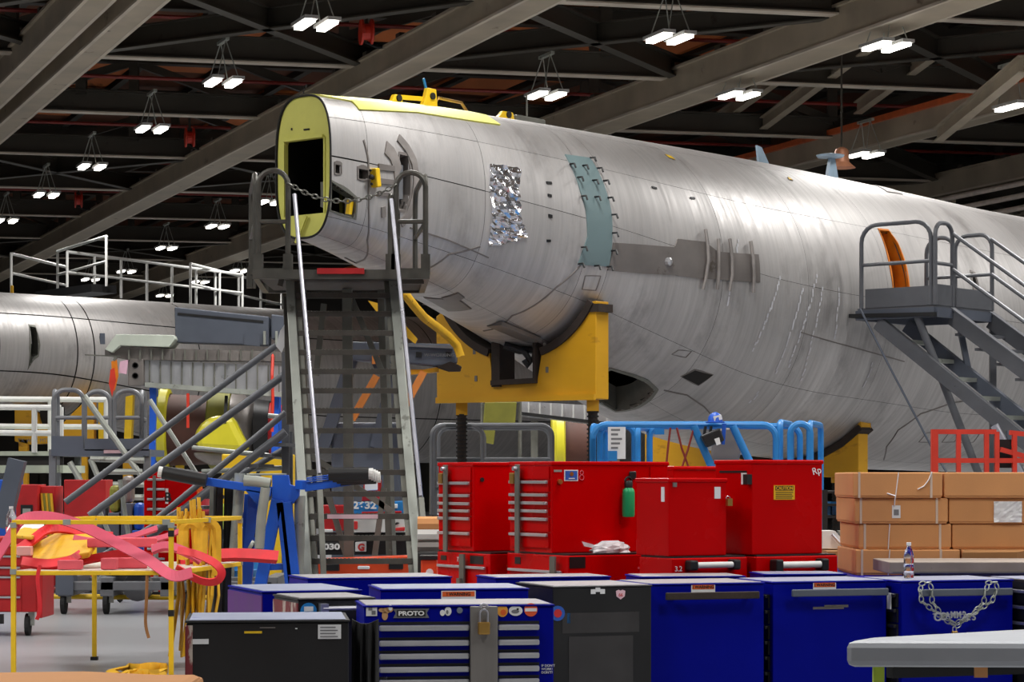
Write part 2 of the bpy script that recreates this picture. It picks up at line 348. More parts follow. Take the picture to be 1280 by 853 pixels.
LAMPS = [
 (395, 34, 'twin tube lamp at top of roof, left of the long girder above the tail'),
 (279, 106, 'twin tube lamp above and left of the open fuselage end'),
 (190, 164, 'twin tube lamp left of tail, third down the left hand row'),
 (115, 211, 'half hidden twin lamp beside the small left hand cross brace'),
 (58, 246, 'twin tube lamp far left under cross brace, fifth down its row'),
 (8, 278, 'twin tube lamp at the left picture edge below the trusses'),
 (272, 285, 'twin tube lamp just left of the tall ladder cage'),
 (337, 255, 'twin tube lamp seen through the ladder platform side hoop'),
 (837, 51, 'twin tube lamp high above middle of the fuselage by crossing braces'),
 (683, 122, 'twin tube lamp directly above yellow brackets on the fuselage back'),
 (924, 122, 'twin tube lamp under the widest pale girder above fuselage'),
 (1108, 61, 'brightest twin lamp at top right under widest girder'),
 (1082, 196, 'twin tube lamp low beside the brown bell shade'),
 (208, 312, 'tiny far lamp behind white catwalk railing, near its upper bend'),
 (113, 351, 'tiny far lamp behind white catwalk railing at its left end'),
 (158, 341, 'tiny far lamp behind the tallest white catwalk posts'),
 (250, 354, 'tiny far lamp behind the catwalk railing above the slate box'),
 (206, 371, 'tiny far lamp low between catwalk posts, just above aluminium fuselage'),
 (300, 340, 'tiny far lamp beside the right end of white catwalk'),
]
for px, py, lb in LAMPS:
    D = min((9.25-CZ)*F/(HOR-py), 110)
    hangar_lamp(px, py, lb, z=9.25 if D < 109 else CZ+(HOR-py)/F*109, D=D if D < 109 else 109)
c = gpt(GX[3]+1.5, 47.5, 9.4)
hangar_lamp(1262, 137, 'single tube lamp at the right picture edge under the roof', z=8.5, tubes=1, D=45)
# bell-shaped high bay shade
D = 46; c = at(1052, 210, D); m_bell = M('bronze shade', (176, 120, 90), .45, .2)
t = thing('bell_lamp', 'brown bell shaped high bay shade hanging above the fuselage', 'lamp', c)
MB().lathe([(.27, 0), (.21, .05), (.15, .11), (.135, .33), (.1, .37), (.03, .4)], c, n=20, cap=False).build('lamp_shade', m_bell, t, smooth=True)
MB().tube(c+V((0, 0, .38)), V((c.x, c.y, 13.2)), .02).build('stem', m_steel, t)
MB().lathe([(.1, .1), (.12, .14), (.03, .18)], c, n=12).build('bulb', m_lampbox, t)
# small red alarm bells / reels hanging in the roof
for px, py, lb in [(237, 172, 'red hose reel hanging in roof left of the open tail'), (458, 40, 'red hose reel hanging in roof above the tail'), (98, 250, 'red hose reel hanging far left below the roof trusses')]:
    c = at(px, py, (10.4-CZ)*F/(HOR-py))
    t = thing('hose_reel', lb, 'hose reel', c, 0, 'roof hose reels')
    MB().lathe([(.14, -.12), (.26, -.12), (.26, -.08), (.16, -.06), (.16, .06), (.26, .08), (.26, .12), (.14, .12)], c, LT, 16).build('drum', m_redrail, t)
    MB().bar(c, c+V((0, 0, 1.1)), .06, .06).build('bracket', m_steel, t)
    MB().path([c+V((0, 0, -.2)), c+V((.2, 0, -.3)), c+V((.5, .1, -.28))], .03).build('hose', m_rubber, t)
# ================================================================ fuselages
class Fus:
    def __init__(s, O, u, tab, smax):
        s.O = V(O); s.u = V(u).normalized(); s.p = V((s.u.y, -s.u.x, 0)); s.smax = smax
        ss = np.linspace(-1, smax+1, 800); tab = np.array(tab)
        k = np.hanning(61); k /= k.sum(); s.ss = ss; s.c = []
        for j in range(1, 5):
            y = np.interp(ss, tab[:, 0], tab[:, j]); yp = np.pad(y, 30, mode='edge')
            ys = np.convolve(yp, k, 'valid'); s.c.append(ys)
    def prof(s, x): return [np.interp(x, s.ss, c) for c in s.c]
    def pts(s, S, T, off=0):                 # arrays of stations and angles (deg) -> (n,3)
        S = np.asarray(S, float); T = np.radians(np.asarray(T, float))
        zt, zb, hw, n = s.prof(S); c, d = np.cos(T), np.sin(T); e = 2/n
        hh = (zt-zb)/2
        x = hw*np.sign(c)*np.abs(c)**e; z = hh*np.sign(d)*np.abs(d)**e
        nx = c/hw; nz = d/hh; q = np.sqrt(nx*nx+nz*nz); x = x+off*nx/q; z = z+off*nz/q+(zt+zb)/2
        return np.stack([s.O.x+s.u.x*S+s.p.x*x, s.O.y+s.u.y*S+s.p.y*x, z], -1)
    def P(s, S, T, off=0): return V(s.pts([S], [T], off)[0])
    def index(s):
        S, T = np.meshgrid(np.arange(0, s.smax, .025), np.arange(-110, 110, .5), indexing='ij')
        p = s.pts(S.ravel(), T.ravel()); q = s.pts(S.ravel(), T.ravel(), .05)-p
        vis = (q*(p-np.array([0, 0, CZ]))).sum(1) < 0
        s.iS, s.iT, p = S.ravel()[vis], T.ravel()[vis], p[vis]
        s.ix = 640+F*p[:, 0]/p[:, 1]; s.iy = HOR-F*(p[:, 2]-CZ)/p[:, 1]
    def st(s, px, py):
        i = np.argmin((s.ix-px)**2+(s.iy-py)**2); return float(s.iS[i]), float(s.iT[i])
    def poly(s, pp): return [s.st(*q) for q in pp]
def inpoly(x, y, poly):
    r = np.zeros(x.shape, bool); n = len(poly)
    for i in range(n):
        x0, y0 = poly[i]; x1, y1 = poly[(i+1) % n]
        if y0 == y1: continue
        c = ((y0 > y) != (y1 > y)) & (x < (x1-x0)*(y-y0)/(y1-y0)+x0); r ^= c
    return r
def skin(f, s0, s1, t0, t1, ds, dt, holes, mat, parent, name='skin_panel', gap=.0045, off=0):
    zt, zb, hw, _ = f.prof((s0+s1)/2); gd = math.degrees(gap/max(hw, .3))
    S = np.linspace(s0+gap/2, s1-gap/2, max(2, int((s1-s0)/ds)+1)); T = np.linspace(t0+gd/2, t1-gd/2, max(2, int((t1-t0)/dt)+1))
    SS, TT = np.meshgrid(S, T, indexing='ij'); vs = f.pts(SS.ravel(), TT.ravel(), off)
    a, b = len(S), len(T); i, j = np.meshgrid(np.arange(a-1), np.arange(b-1), indexing='ij')
    cs = (SS[:-1, :-1]+SS[1:, 1:])/2; ct = (TT[:-1, :-1]+TT[1:, 1:])/2; keep = np.ones(cs.shape, bool)
    for h in holes: keep &= ~inpoly(cs, ct, h)
    q = (i*b+j)[keep]; fs = np.stack([q, q+b, q+b+1, q+1], 1)
    m = MB(); m.v = vs.tolist(); m.f = fs.tolist()
    return m.build(name, mat, parent, smooth=True)
def dens(poly, n=6):
    return [(a[0]+(b[0]-a[0])*k/n, a[1]+(b[1]-a[1])*k/n) for a, b in zip(poly, poly[1:]+poly[:1]) for k in range(n)]
def rim(f, poly, w, depth, mat, parent, name='opening_frame', off=.01, closed=True):
    q = dens(poly); cx = sum(a for a, _ in q)/len(q); cy = sum(b for _, b in q)/len(q)
    R = math.radians(1)*float(f.prof(cx)[2]); out = []
    for a, b in q:
        d = math.hypot(a-cx, (b-cy)*R); k = 1+w/max(d, .02); out.append((cx+(a-cx)*k, cy+(b-cy)*k))
    n = len(q)
    A = [f.P(a, b, off) for a, b in q]; B = [f.P(a, b, off) for a, b in out]; C = [f.P(a, b, -depth) for a, b in q]; E = [f.P(a, b, -.004) for a, b in out]
    m = MB().add(E+B+A+C, [(k*n+i, k*n+(i+1) % n, (k+1)*n+(i+1) % n, (k+1)*n+i) for k in range(3) for i in range(n)])
    return m.build(name, mat, parent)
def loft(f, rows, mat, parent, name, off=.012, nu=8, nv=8, jit=0, W=None):
    """rows: pairs of (station, angle); a sheet lying on the skin between the two edges."""
    L = []; 
    for i in range(len(rows)-1):
        (a, b), (c, d) = rows[i], rows[i+1]
        for k in range(nv if i < len(rows)-2 else nv+1):
            t = k/nv; l = (a[0]+(c[0]-a[0])*t, a[1]+(c[1]-a[1])*t); r = (b[0]+(d[0]-b[0])*t, b[1]+(d[1]-b[1])*t)
            L.append([(l[0]+(r[0]-l[0])*q/nu, l[1]+(r[1]-l[1])*q/nu) for q in range(nu+1)])
    N = len(L); S = [p[0] for r in L for p in r]; T = [p[1] for r in L for p in r]
    o = off+(np.random.RandomState(3).rand(len(S))-.3)*jit if jit else off
    top = f.pts(S, T, o); bot = f.pts(S, T, -.01); w_ = nu+1; n = N*w_
    q = lambda i, j: i*w_+j
    fs = [(q(i, j), q(i+1, j), q(i+1, j+1), q(i, j+1)) for i in range(N-1) for j in range(nu)]
    edge = [q(0, j) for j in range(w_)]+[q(i, nu) for i in range(1, N)]+[q(N-1, j) for j in range(nu-1, -1, -1)]+[q(i, 0) for i in range(N-2, 0, -1)]
    fs += [(e, g, g+n, e+n) for e, g in zip(edge, edge[1:]+edge[:1])]
    m = MB(); m.v = top.tolist()+bot.tolist(); m.f = fs
    return m.build(name, mat, parent, smooth=not jit)
U = V((.647, .763, 0)); O1 = V((-2.24, 25.82, 0))
f1 = Fus(O1, U, [(-1, 5.66, 4.24, .36, 3.2), (0, 5.70, 4.21, .38, 3.1), (.9, 5.76, 3.98, .60, 2.7), (2, 5.80, 3.66, .88, 2.35), (3.6, 5.82, 3.16, 1.27, 2.1),
     (5, 5.82, 2.62, 1.56, 2.02), (6.3, 5.82, 2.16, 1.77, 2), (7.6, 5.82, 1.95, 1.87, 2), (9, 5.80, 1.86, 1.91, 2), (11, 5.76, 1.72, 1.94, 2), (14, 5.68, 1.68, 1.94, 2), (30, 5.64, 1.66, 1.94, 2)], 24)
f1.index()
base = O1+U*9; base.z = 0
fus = thing('airliner_fuselage', 'bare aluminium rear airliner fuselage with open yellow-green tail end, held in yellow cradles', 'fuselage', base)
HP = {  # openings, traced on the skin
 'small': [(419, 206), (426, 206), (426, 217), (419, 217)],
 'low': [(414, 227), (444, 248), (443, 273), (413, 263)],
 'latch': [(448, 212), (459, 213), (459, 224), (448, 223)],
 'slot': [(499, 193), (510, 195), (513, 220), (513, 243), (507, 262), (497, 263), (498, 228)],
 'door': [(1098, 288), (1111, 290), (1122, 305), (1132, 335), (1136, 364), (1136, 388), (1119, 388), (1117, 364), (1113, 331), (1107, 310)],
 'belly': [(735, 478), (752, 466), (764, 463), (790, 470), (806, 478), (818, 487), (810, 498), (795, 508), (770, 514), (745, 509), (733, 498)],
 'vent': [(1213, 341), (1219, 343), (1223, 360), (1216, 361)],
}
HL = {k: f1.poly(v) for k, v in HP.items()}
sm = lambda px, py: f1.st(px, py)[0]
SB = [0, sm(459, 260), sm(607, 250), f1.st(734, 262)[0], sm(765, 285), sm(905, 340), sm(1010, 350), sm(1105, 330), 13.2, 16, 19, 24]
TB = [-150, -112, -72, -38, 2, 32, 62, 90, 150, 210]
for i in range(len(SB)-1):
    for j in range(len(TB)-1):
        near = TB[j] >= -112 and TB[j] < 90
        hs = [h for h in HL.values() if min(a for a, _ in h) < SB[i+1] and max(a for a, _ in h) > SB[i] and min(b for _, b in h) < TB[j+1] and max(b for _, b in h) > TB[j]] if near else []
        d = (.022, .8) if hs else ((.12, 1.6) if near else (.3, 5))
        skin(f1, SB[i], SB[i+1], TB[j], TB[j+1], d[0], d[1], hs, m_alu, fus)
# inner lining behind the skin joints (open where the skin is open)
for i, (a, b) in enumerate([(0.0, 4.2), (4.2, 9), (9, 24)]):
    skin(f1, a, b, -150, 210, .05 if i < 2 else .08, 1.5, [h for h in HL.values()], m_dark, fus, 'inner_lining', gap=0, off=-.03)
# stringer frames inside the open end
for s_ in (1.2, 1.8):
    rim_pts = [f1.P(s_, a, -.07) for a in range(0, 360, 8)]
    MB().path(rim_pts, .03, 4, closed=True).build('inner_frame', m_olive, fus)
# end bulkhead with its door opening, and the rolled edge of the skin
bn = V((-U.x, -U.y, 0))
def endpt(px, py): return hit(px, py, O1-U*.0, U)
outl = [f1.P(0.0, a, -.012) for a in range(0, 360, 5)]
dq = [endpt(*q) for q in [(356, 178), (404, 177), (405, 266), (357, 267)]]
# ring between outline and doorway
N_ = len(outl); cen = sum((V(q) for q in dq), V((0, 0, 0)))/4
inner = []
px_ = f1.p
def inrect(p):
    d = p-cen; a = d.dot(px_); b = d.z
    xs = [(q-cen).dot(px_) for q in dq]; zs = [(q-cen).z for q in dq]
    k = 1e9
    for lim, v in ((max(xs), a), (-min(xs), -a)):
        if v > 1e-6: k = min(k, lim/v)
    for lim, v in ((max(zs), b), (-min(zs), -b)):
        if v > 1e-6: k = min(k, lim/v)
    return cen+px_*(a*k)+V((0, 0, b*k))
inner = [inrect(p) for p in outl]
m = MB(); off2 = U*.05
vs = outl+inner+[p+off2 for p in inner]
m.add(vs, [(i, (i+1) % N_, N_+(i+1) % N_, N_+i) for i in range(N_)]+[(N_+i, N_+(i+1) % N_, 2*N_+(i+1) % N_, 2*N_+i) for i in range(N_)])
bh = m.build('end_bulkhead', m_green, fus)
MB().path([f1.P(-.01, a, .004) for a in range(0, 360, 5)], .013, 6, closed=True).build('end_ring', m_dark, fus)
# doorway rails, bolt row across the top of the doorway
xs = [(q-cen).dot(px_) for q in dq]; zs = [(q-cen).z for q in dq]
fr = (cen, px_, V((0, 0, 1)), bn)
for x in (min(xs)-.02, max(xs)-.0):
    MB().fb(fr, x, x+.02, min(zs), max(zs), 0, .012).build('door_rail', m_green, bh)
MB().fb(fr, -.3, .3, max(zs)+.0, max(zs)+.03, 0, .035).build('door_header', m_green, bh)
MB().fb(fr, .0, .08, max(zs)+.10, max(zs)+.115, 0, .012).build('slot', m_dark, bh)
for x, z in [(-.02, .50), (-.01, .53), (.02, .56), (-.2, .12)]:
    MB().fb(fr, x, x+.02, zs[0]+z, zs[0]+z+.025, 0, .006).build('bolt', m_dark, bh)
MB().bar(cen+px_*(-.1)+V((0, 0, min(zs)-.3))-U*.03, cen+px_*.06+V((0, 0, min(zs)-.02))-U*.03, .02, .03).build('brace', m_green, bh)
# inside clutter far in: a second frame with doorway and pipes so the hole has depth
for s_ in (1.4,):
    MB().path([cen+U*s_+px_*x+V((0, 0, z)) for x, z in [(-.3, -.5), (-.1, -.1), (.1, .1), (.25, .55)]], .03).build('inner_pipe', m_olive, fus)
# ---- frames of the openings
rim(f1, HL['small'], .012, .06, m_gpanel, fus); rim(f1, HL['low'], .022, .16, m_gsteel, fus); rim(f1, HL['latch'], .014, .08, m_gpanel, fus)
rim(f1, HL['slot'], .02, .2, m_gpanel, fus); rim(f1, HL['belly'], .05, .3, m_olive if 0 else m_gsteel, fus); rim(f1, HL['vent'], .03, .1, m_gpanel, fus)
dr = rim(f1, HL['door'], .03, .22, m_orange_in, fus, 'door_jamb')
# dark liners set back behind the openings
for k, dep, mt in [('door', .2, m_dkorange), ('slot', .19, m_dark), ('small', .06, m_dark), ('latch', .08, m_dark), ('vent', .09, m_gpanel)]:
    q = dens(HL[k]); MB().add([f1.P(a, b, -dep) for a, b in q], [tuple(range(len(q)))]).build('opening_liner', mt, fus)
# yellow post in the low opening, grey roller and curved scuff plates at the slot
a = f1.st(440.5, 250); b = f1.st(440, 269)
MB().bar(f1.P(*a, -.04), f1.P(*b, -.04), .05, .05).build('yellow_post', m_yel2, fus)
a = f1.st(505, 205); b = f1.st(503, 250)
MB().tube(f1.P(*a, -.08), f1.P(*b, -.08), .055, 10).build('slot_roller', m_grey, fus, smooth=True)
def strip(pp, w_, mat, name, off=.014, n=6):
    q = [f1.st(*p) for p in pp]; rows = []
    for i, (s_, t_) in enumerate(q):
        d0 = q[max(i-1, 0)]; d1 = q[min(i+1, len(q)-1)]; R = math.radians(1)*float(f1.prof(s_)[2])
        dx, dy = d1[0]-d0[0], (d1[1]-d0[1])*R; L_ = math.hypot(dx, dy) or 1
        nx, ny = -dy/L_*w_/2, dx/L_*w_/2/R
        rows.append(((s_-nx, t_-ny), (s_+nx, t_+ny)))
    return loft(f1, rows, mat, fus, name, off, 2, n)
m_scuff = M('brushed scuff plate', (146, 140, 136), .5, .4, var=.2, scale=6)
strip([(482, 184), (489, 192), (494, 204), (496, 218)], .09, m_scuff, 'scuff_plate', .016)
strip([(497, 172), (508, 186), (516, 203), (519, 226), (517, 250), (509, 268), (500, 280)], .07, m_scuff, 'scuff_plate', .018)
strip([(478, 258), (480, 272)], .05, m_scuff, 'scuff_plate', .016)
for y0, y1 in [(209, 211), (227, 229), (242, 244)]:
    strip([(473, y0), (493, y1)], .02, m_gpanel, 'slide_rail', .02, 3)
# yellow latch bracket
a = f1.st(466, 210); c0 = f1.P(*a, .04); b = f1.st(466, 235); c1 = f1.P(*b, .04)
lb = MB().bar(c0, c1, .07, .10, up=f1.p).build('latch_bracket', m_yel2, fus, bevel=.015)
for k in range(3):
    c = c0+(c1-c0)*(.15+.35*k); MB().lathe([(.014, 0), (.014, .02)], c-U*.06, bn, 8).build('bolt', m_black, lb)
c = (c0+c1)/2; MB().lathe([(.028, 0), (.028, .05), (.01, .06)], c-U*.05, bn+f1.p*.5, 10).build('knob', m_black, lb)
# yellow-green spine strip along the back
sp = []
for x, y in [(384, 120.5), (410, 123), (438, 128), (448, 138), (480, 139), (520, 142), (556, 147), (590, 152), (625, 157)]:
    s_, t_ = f1.st(x, y); sp.append(((s_, min(t_, 93)), (s_+.02, 112)))
loft(f1, sp, m_green, fus, 'spine_strip', .02, 4, 3)
# brackets on the spine
def bracket(px, py, h, w_, mt, name='spine_bracket'):
    s_, t_ = f1.st(px, py); c = f1.P(s_, 88, 0); 
    b = MB().prism([c+U*(-w_), c+U*w_, c+U*(w_*.8)+V((0, 0, h)), c+U*(-w_*.3)+V((0, 0, h)), c+U*(-w_*.6)+V((0, 0, h*.45))], f1.p*.06).build(name, mt, fus, bevel=.008)
    MB().lathe([(.04, 0), (.04, .02)], c+U*(w_*.25)+V((0, 0, h*.6))+f1.p*.06, f1.p, 10).build('pin', m_dark, b); return c
c1 = bracket(528, 144, .10, .10, m_yel2); c2 = bracket(574, 149, .22, .13, m_yel2); c3 = bracket(670, 158, .09, .16, m_yel2)
MB().bar(c1+V((0, 0, .08)), c2+V((0, 0, .10)), .03, .05).build('spine_link', m_yel2, fus)
MB().path([c2+U*.12+V((0, 0, .03)), c2+U*.2+V((0, 0, .14)), c2+U*.6+V((0, 0, .13)), c2+U*.72+V((0, 0, .02))], .018).build('spine_handle', m_brass, fus)
MB().tube(c2+V((0, 0, .2)), c2+U*(-.05)+V((0, 0, .33)), .016).build('spine_pin', m_sky, fus)
c4 = c3+U*.45; MB().tube(c4, c4+V((0, 0, .35)), .012).build('spine_pin', m_gsteel, fus); MB().bx(-.1, .1, -.1, .1, 0, .12)
MB().bar(c3+U*.2+V((0, 0, .03)), c3+U*.75+V((0, 0, .03)), .1, .1).build('spine_block', m_gsteel, fus, bevel=.02)
MB().bar(c3+U*.75+V((0, 0, .0)), c3+U*1.1+V((0, 0, .0)), .1, .05).build('spine_block', m_black, fus)
# foil patch
fp = [((611.5, 205), (648, 210)), ((612, 232), (647.5, 236)), ((613, 262), (648, 262)), ((612, 285), (654, 282)), ((611, 308), (657, 297))]
loft(f1, [(f1.st(*a), f1.st(*b)) for a, b in fp], m_foil, fus, 'foil_patch', .012, 10, 6, .04)
# teal panel with clamp pins
tp = [((705, 194), (737, 198)), ((716, 215), (748, 217)), ((724, 240), (757, 242)), ((731, 262), (763, 268)), ((733, 295), (764, 300)), ((728, 315), (763, 318)), ((722, 331), (761, 333))]
tpan = loft(f1, [(f1.st(*a), f1.st(*b)) for a, b in tp], m_teal, fus, 'teal_panel', .014, 6, 5)
for x, y in [(737, 198), (712, 206), (727, 208), (745, 211), (720, 223), (740, 226), (754, 227), (726, 245), (743, 246), (759, 248), (763, 269), (764, 291), (726, 309), (763, 313), (721, 330), (742, 332), (758, 334)]:
    c = f1.P(*f1.st(x, y), .012); n_ = f1.p
    MB().path([c, c+n_*.07, c+n_*.09-V((0, 0, .05))], .012, 6).build('clamp_pin', m_black, tpan)
for x, y in [(686, 229), (687, 245), (688, 271), (685, 301), (818, 235), (865, 248)]:
    strip([(x-2.6, y-.5), (x+2.6, y+.5)], .025, m_black, 'rubber_plug', .012, 2)
# grey scuffed panel with bowed rods
gp = [((766, 303), (760, 338)), ((800, 305), (797, 341)), ((843, 309), (842, 344)), ((847, 299), (846, 344.5)), ((880, 302), (879, 348)), ((896, 315), (895, 349.5)), ((948, 319), (949, 354))]
gpan = loft(f1, [(f1.st(*a), f1.st(*b)) for a, b in gp], m_gpanel, fus, 'scuffed_panel', .014, 6, 4)
for pp in [[(878, 288), (881, 305), (881, 325), (879, 345), (876, 361)], [(894, 300), (895, 325), (895, 345), (893, 361)], [(908, 300), (911, 322), (911, 345), (908, 364)], [(935, 303), (938, 325), (938, 345), (937, 366)]]:
    MB().path([f1.P(*f1.st(*q), .045) for q in pp], .022, 6).build('bowed_rod', m_scuff, gpan, smooth=True)
MB().lathe([(.055, 0), (.05, .04), (.02, .06)], f1.P(*f1.st(834, 327), .0), f1.p, 10).build('blister', m_alu2, gpan)
# thin hatch outlines and covers
def hatch(pp, mat=None, w_=.012):
    q = f1.poly(pp)
    if mat: loft(f1, [(q[0], q[1]), (q[3], q[2])], mat, fus, 'hatch_cover', .012, 4, 4)
    rim(f1, q, w_, .0, m_gpanel, fus, 'hatch_frame', .006)
hatch([(852, 470), (868, 463), (890, 469), (873, 481)], m_dark, .02)
hatch([(841, 443), (849, 438), (864, 440), (857, 447)])
hatch([(732, 345), (751, 345), (744, 362), (727, 361)])
hatch([(553, 372), (572, 366), (580, 372), (560, 380)], m_gpanel)
hatch([(530, 372), (572, 374), (589, 386), (560, 388)], m_gpanel)
for dx in (0, 29, 53): hatch([(1158+dx, 541), (1172+dx, 541), (1163+dx, 553), (1149+dx, 553)])
# seams drawn by sealant beads on the skin
for pp in [[(830, 487), (858, 494), (880, 508), (893, 522), (902, 545)], [(1105, 575), (1108, 558), (1122, 538), (1150, 518), (1190, 504), (1225, 498)], [(520, 340), (560, 318), (600, 308)], [(600, 420), (640, 395), (695, 360), (735, 320)],
           [(455, 175), (459, 200), (460, 260), (458, 300), (445, 330), (420, 345)], [(512, 285), (560, 300), (610, 322)], [(1000, 415), (1060, 432), (1130, 452)]]:
    strip(pp, .016, m_gpanel, 'sealant_bead', .01, 4)
# rows of white inspection dashes
mb = MB()
for xa, ya, xb, yb, n_ in [(922, 300, 908, 385, 18), (1003, 360, 968, 470, 22), (1020, 345, 985, 460, 20), (1028, 360, 1000, 480, 18), (1049, 360, 1043, 425, 10), (948, 490, 935, 505, 4), (975, 345, 940, 440, 18), (1090, 455, 1078, 485, 6)]:
    for i in range(n_):
        k = (i+random.random()*.5)/n_; x = xa+(xb-xa)*k*k**.25; y = ya+(yb-ya)*k
        s_, t_ = f1.st(x, y); c = [f1.P(s_-.012, t_+.7, .006), f1.P(s_+.012, t_+.7, .006), f1.P(s_+.012, t_-.7*random.random()-.3, .006), f1.P(s_-.012, t_-1, .006)]
        mb.add(c, [(0, 1, 2, 3)])
mb.build('inspection_dash', M('chalk mark', (206, 206, 210), .7), fus, kind='stuff')
hatch([(1093, 229), (1112, 232), (1128, 243), (1108, 240)], m_gpanel)
hatch([(832, 194), (838, 196), (843, 200), (836, 198)], m_yel2); hatch([(984, 222), (987, 223), (990, 226), (986, 225)], m_yel2)
# blade and mast aerials on the back
s_, t_ = f1.st(1012, 221); c = f1.P(s_, 86)
MB().prism([c+U*-.12, c+U*.14, c+U*-.05+V((0, 0, .22)), c+U*-.16+V((0, 0, .24))], f1.p*.03).build('blade_aerial', m_sky if 0 else M('pale blue aerial', (150, 172, 190), .4), fus)
s_, t_ = f1.st(1101, 239); c = f1.P(s_, 88)
ma = MB().prism([c+U*-.14, c+U*.14, c+U*.05+V((0, 0, .3)), c+U*-.05+V((0, 0, .3))], f1.p*.05).build('mast_aerial', MATS['pale blue aerial'], fus)
MB().lathe([(.02, .0), (.18, .02), (.2, .05), (.02, .08)], c+V((0, 0, .29)), n=14).build('aerial_disc', MATS['pale blue aerial'], ma)
# ================================================================ yellow cradles
def cradle(name_label, s_, before, runs, after, th, posts, gapc=.05):
    """board outline = points before + the hull curve (with an optional notch) + points after; felt pads fill the gap to the hull"""
    pc = O1+U*s_; t = thing('fuselage_cradle', name_label, 'cradle', V((pc.x, pc.y, 0)), 0, 'yellow fuselage cradles')
    H = lambda q: hit(q[0], q[1], pc, U)
    zt0, zb0, hw0, _ = f1.prof(s_+th)
    def ang(q):
        d = H(q)-pc; return math.degrees(math.atan2((d.z-(zt0+zb0)/2)/((zt0-zb0)/2), d.dot(f1.p)/hw0))
    def hull(a, off): 
        p = f1.P(s_+th, a, off); return p-U*th
    out = [H(q) for q in before]
    for k, run in enumerate(runs):
        if isinstance(run, list): out += [H(q) for q in run]; continue
        a0, a1 = ang(run[0]), ang(run[1])
        if a0 > a1: a0 -= 360
        n = 9; out += [hull(a0+(a1-a0)*i/n, gapc) for i in range(n+1)]
        pad = [hull(a0+(a1-a0)*i/n, .004) for i in range(n+1)]+[hull(a0+(a1-a0)*i/n, gapc+.045) for i in range(n, -1, -1)]
        MB().prism([p-U*.03 for p in pad], U*(th+.06)).build('felt_pad', m_brownpad, t)
    out += [H(q) for q in after]
    bd = MB().prism(out, U*th).build('cradle_board', m_yellow, t, bevel=.01)
    for (px, y0, y1) in posts:
        a = H((px, y0))+U*th/2; b = H((px, y1))+U*th/2; c = V((a.x, a.y, 0))
        s1 = MB().bar(a, b, .12, .14).build('stub_post', m_yellow, t)
        MB().path([b+V((0, 0, .03)), V((c.x, c.y, .12))], .058, 10).build('jack_screw', m_brownpad, s1)
        mb_ = MB(); z = .3
        while z < b.z:
            mb_.lathe([(.07, 0), (.07, .02)], V((c.x, c.y, z)), n=10); z += .05
        mb_.build('screw_thread', m_dark, s1, kind='stuff')
        MB().lathe([(.3, 0), (.3, .05), (.1, .12), (.08, .3)], c, n=16).build('jack_foot', m_yellow, s1)
    return t, H, bd
t1, H, bd = cradle('nearer yellow cradle with square notch under narrow part of the tail', 3.55, [(545, 396), (551, 391)],
   [((553, 392), (616, 430)), [(617, 481), (671, 478)], ((672, 424), (742, 378))], [(745, 376), (745, 499), (546, 504)], .24, [(569, 503, 519), (733, 500, 514)])
pc = O1+U*3.55
for q, w_ in (((622, 428, 484), .13), ((670, 424, 478), .04)):
    MB().bar(hit(q[0], q[1], pc, U)+U*.1, hit(q[0], q[2], pc, U)+U*.1, .28, w_, up=tuple(f1.p)).build('notch_liner', m_brownpad, t1)
MB().bar(hit(617, 479, pc, U)+U*.1, hit(672, 476, pc, U)+U*.1, .32, .06).build('notch_liner', m_brownpad, t1)
MB().bar(hit(742, 380, pc, U)+U*.12, hit(742, 390, pc, U)+U*.12, .27, .17, up=tuple(f1.p)).build('end_cap', m_brownpad, t1)
for x, y in [(593, 440), (595, 474), (681, 433), (684, 463)]:
    c = hit(x, y, pc, U); MB().fb((c, f1.p, V((0, 0, 1)), bn), -.02, .02, -.03, .04, 0, .006).build('tag_plate', m_gpanel, t1)
MB().bar(hit(547, 501, pc, U)-U*.02, hit(745, 496.5, pc, U)-U*.02, .04, .07).build('bottom_rail', m_yellow, t1)
t2, H, bd = cradle('farther yellow cradle under the belly, behind blue guard rails', 9.15, [(806, 540), (812, 541)],
   [((815, 543), (1058, 509))], [(1073, 508), (1073, 597), (806, 597)], .24, [(850, 597, 604), (1040, 597, 604)])
pc = O1+U*9.15; MB().bar(hit(1063, 506, pc, U)+U*.12, hit(1063, 514, pc, U)+U*.12, .27, .2, up=tuple(f1.p)).build('end_cap', m_brownpad, t2)
# black cables under the tail, in the notch
c = at(655, 440, 28.3)
hr = MB()
MB().path([at(640, 434, 28.4), at(655, 440, 28.4), at(664, 452, 28.4), at(660, 458, 28.4), at(655, 450, 28.4)], .035).build('hanging_cable', m_black, fus)
MB().path([at(630, 432, 28.5), at(650, 438, 28.5), at(668, 438, 28.5), at(669, 452, 28.5)], .05).build('hanging_cable', m_black, fus)
MB().bar(at(618, 405, 27.9), at(668, 426, 28.3), .26, .05).build('tail_skid', m_gpanel, fus)
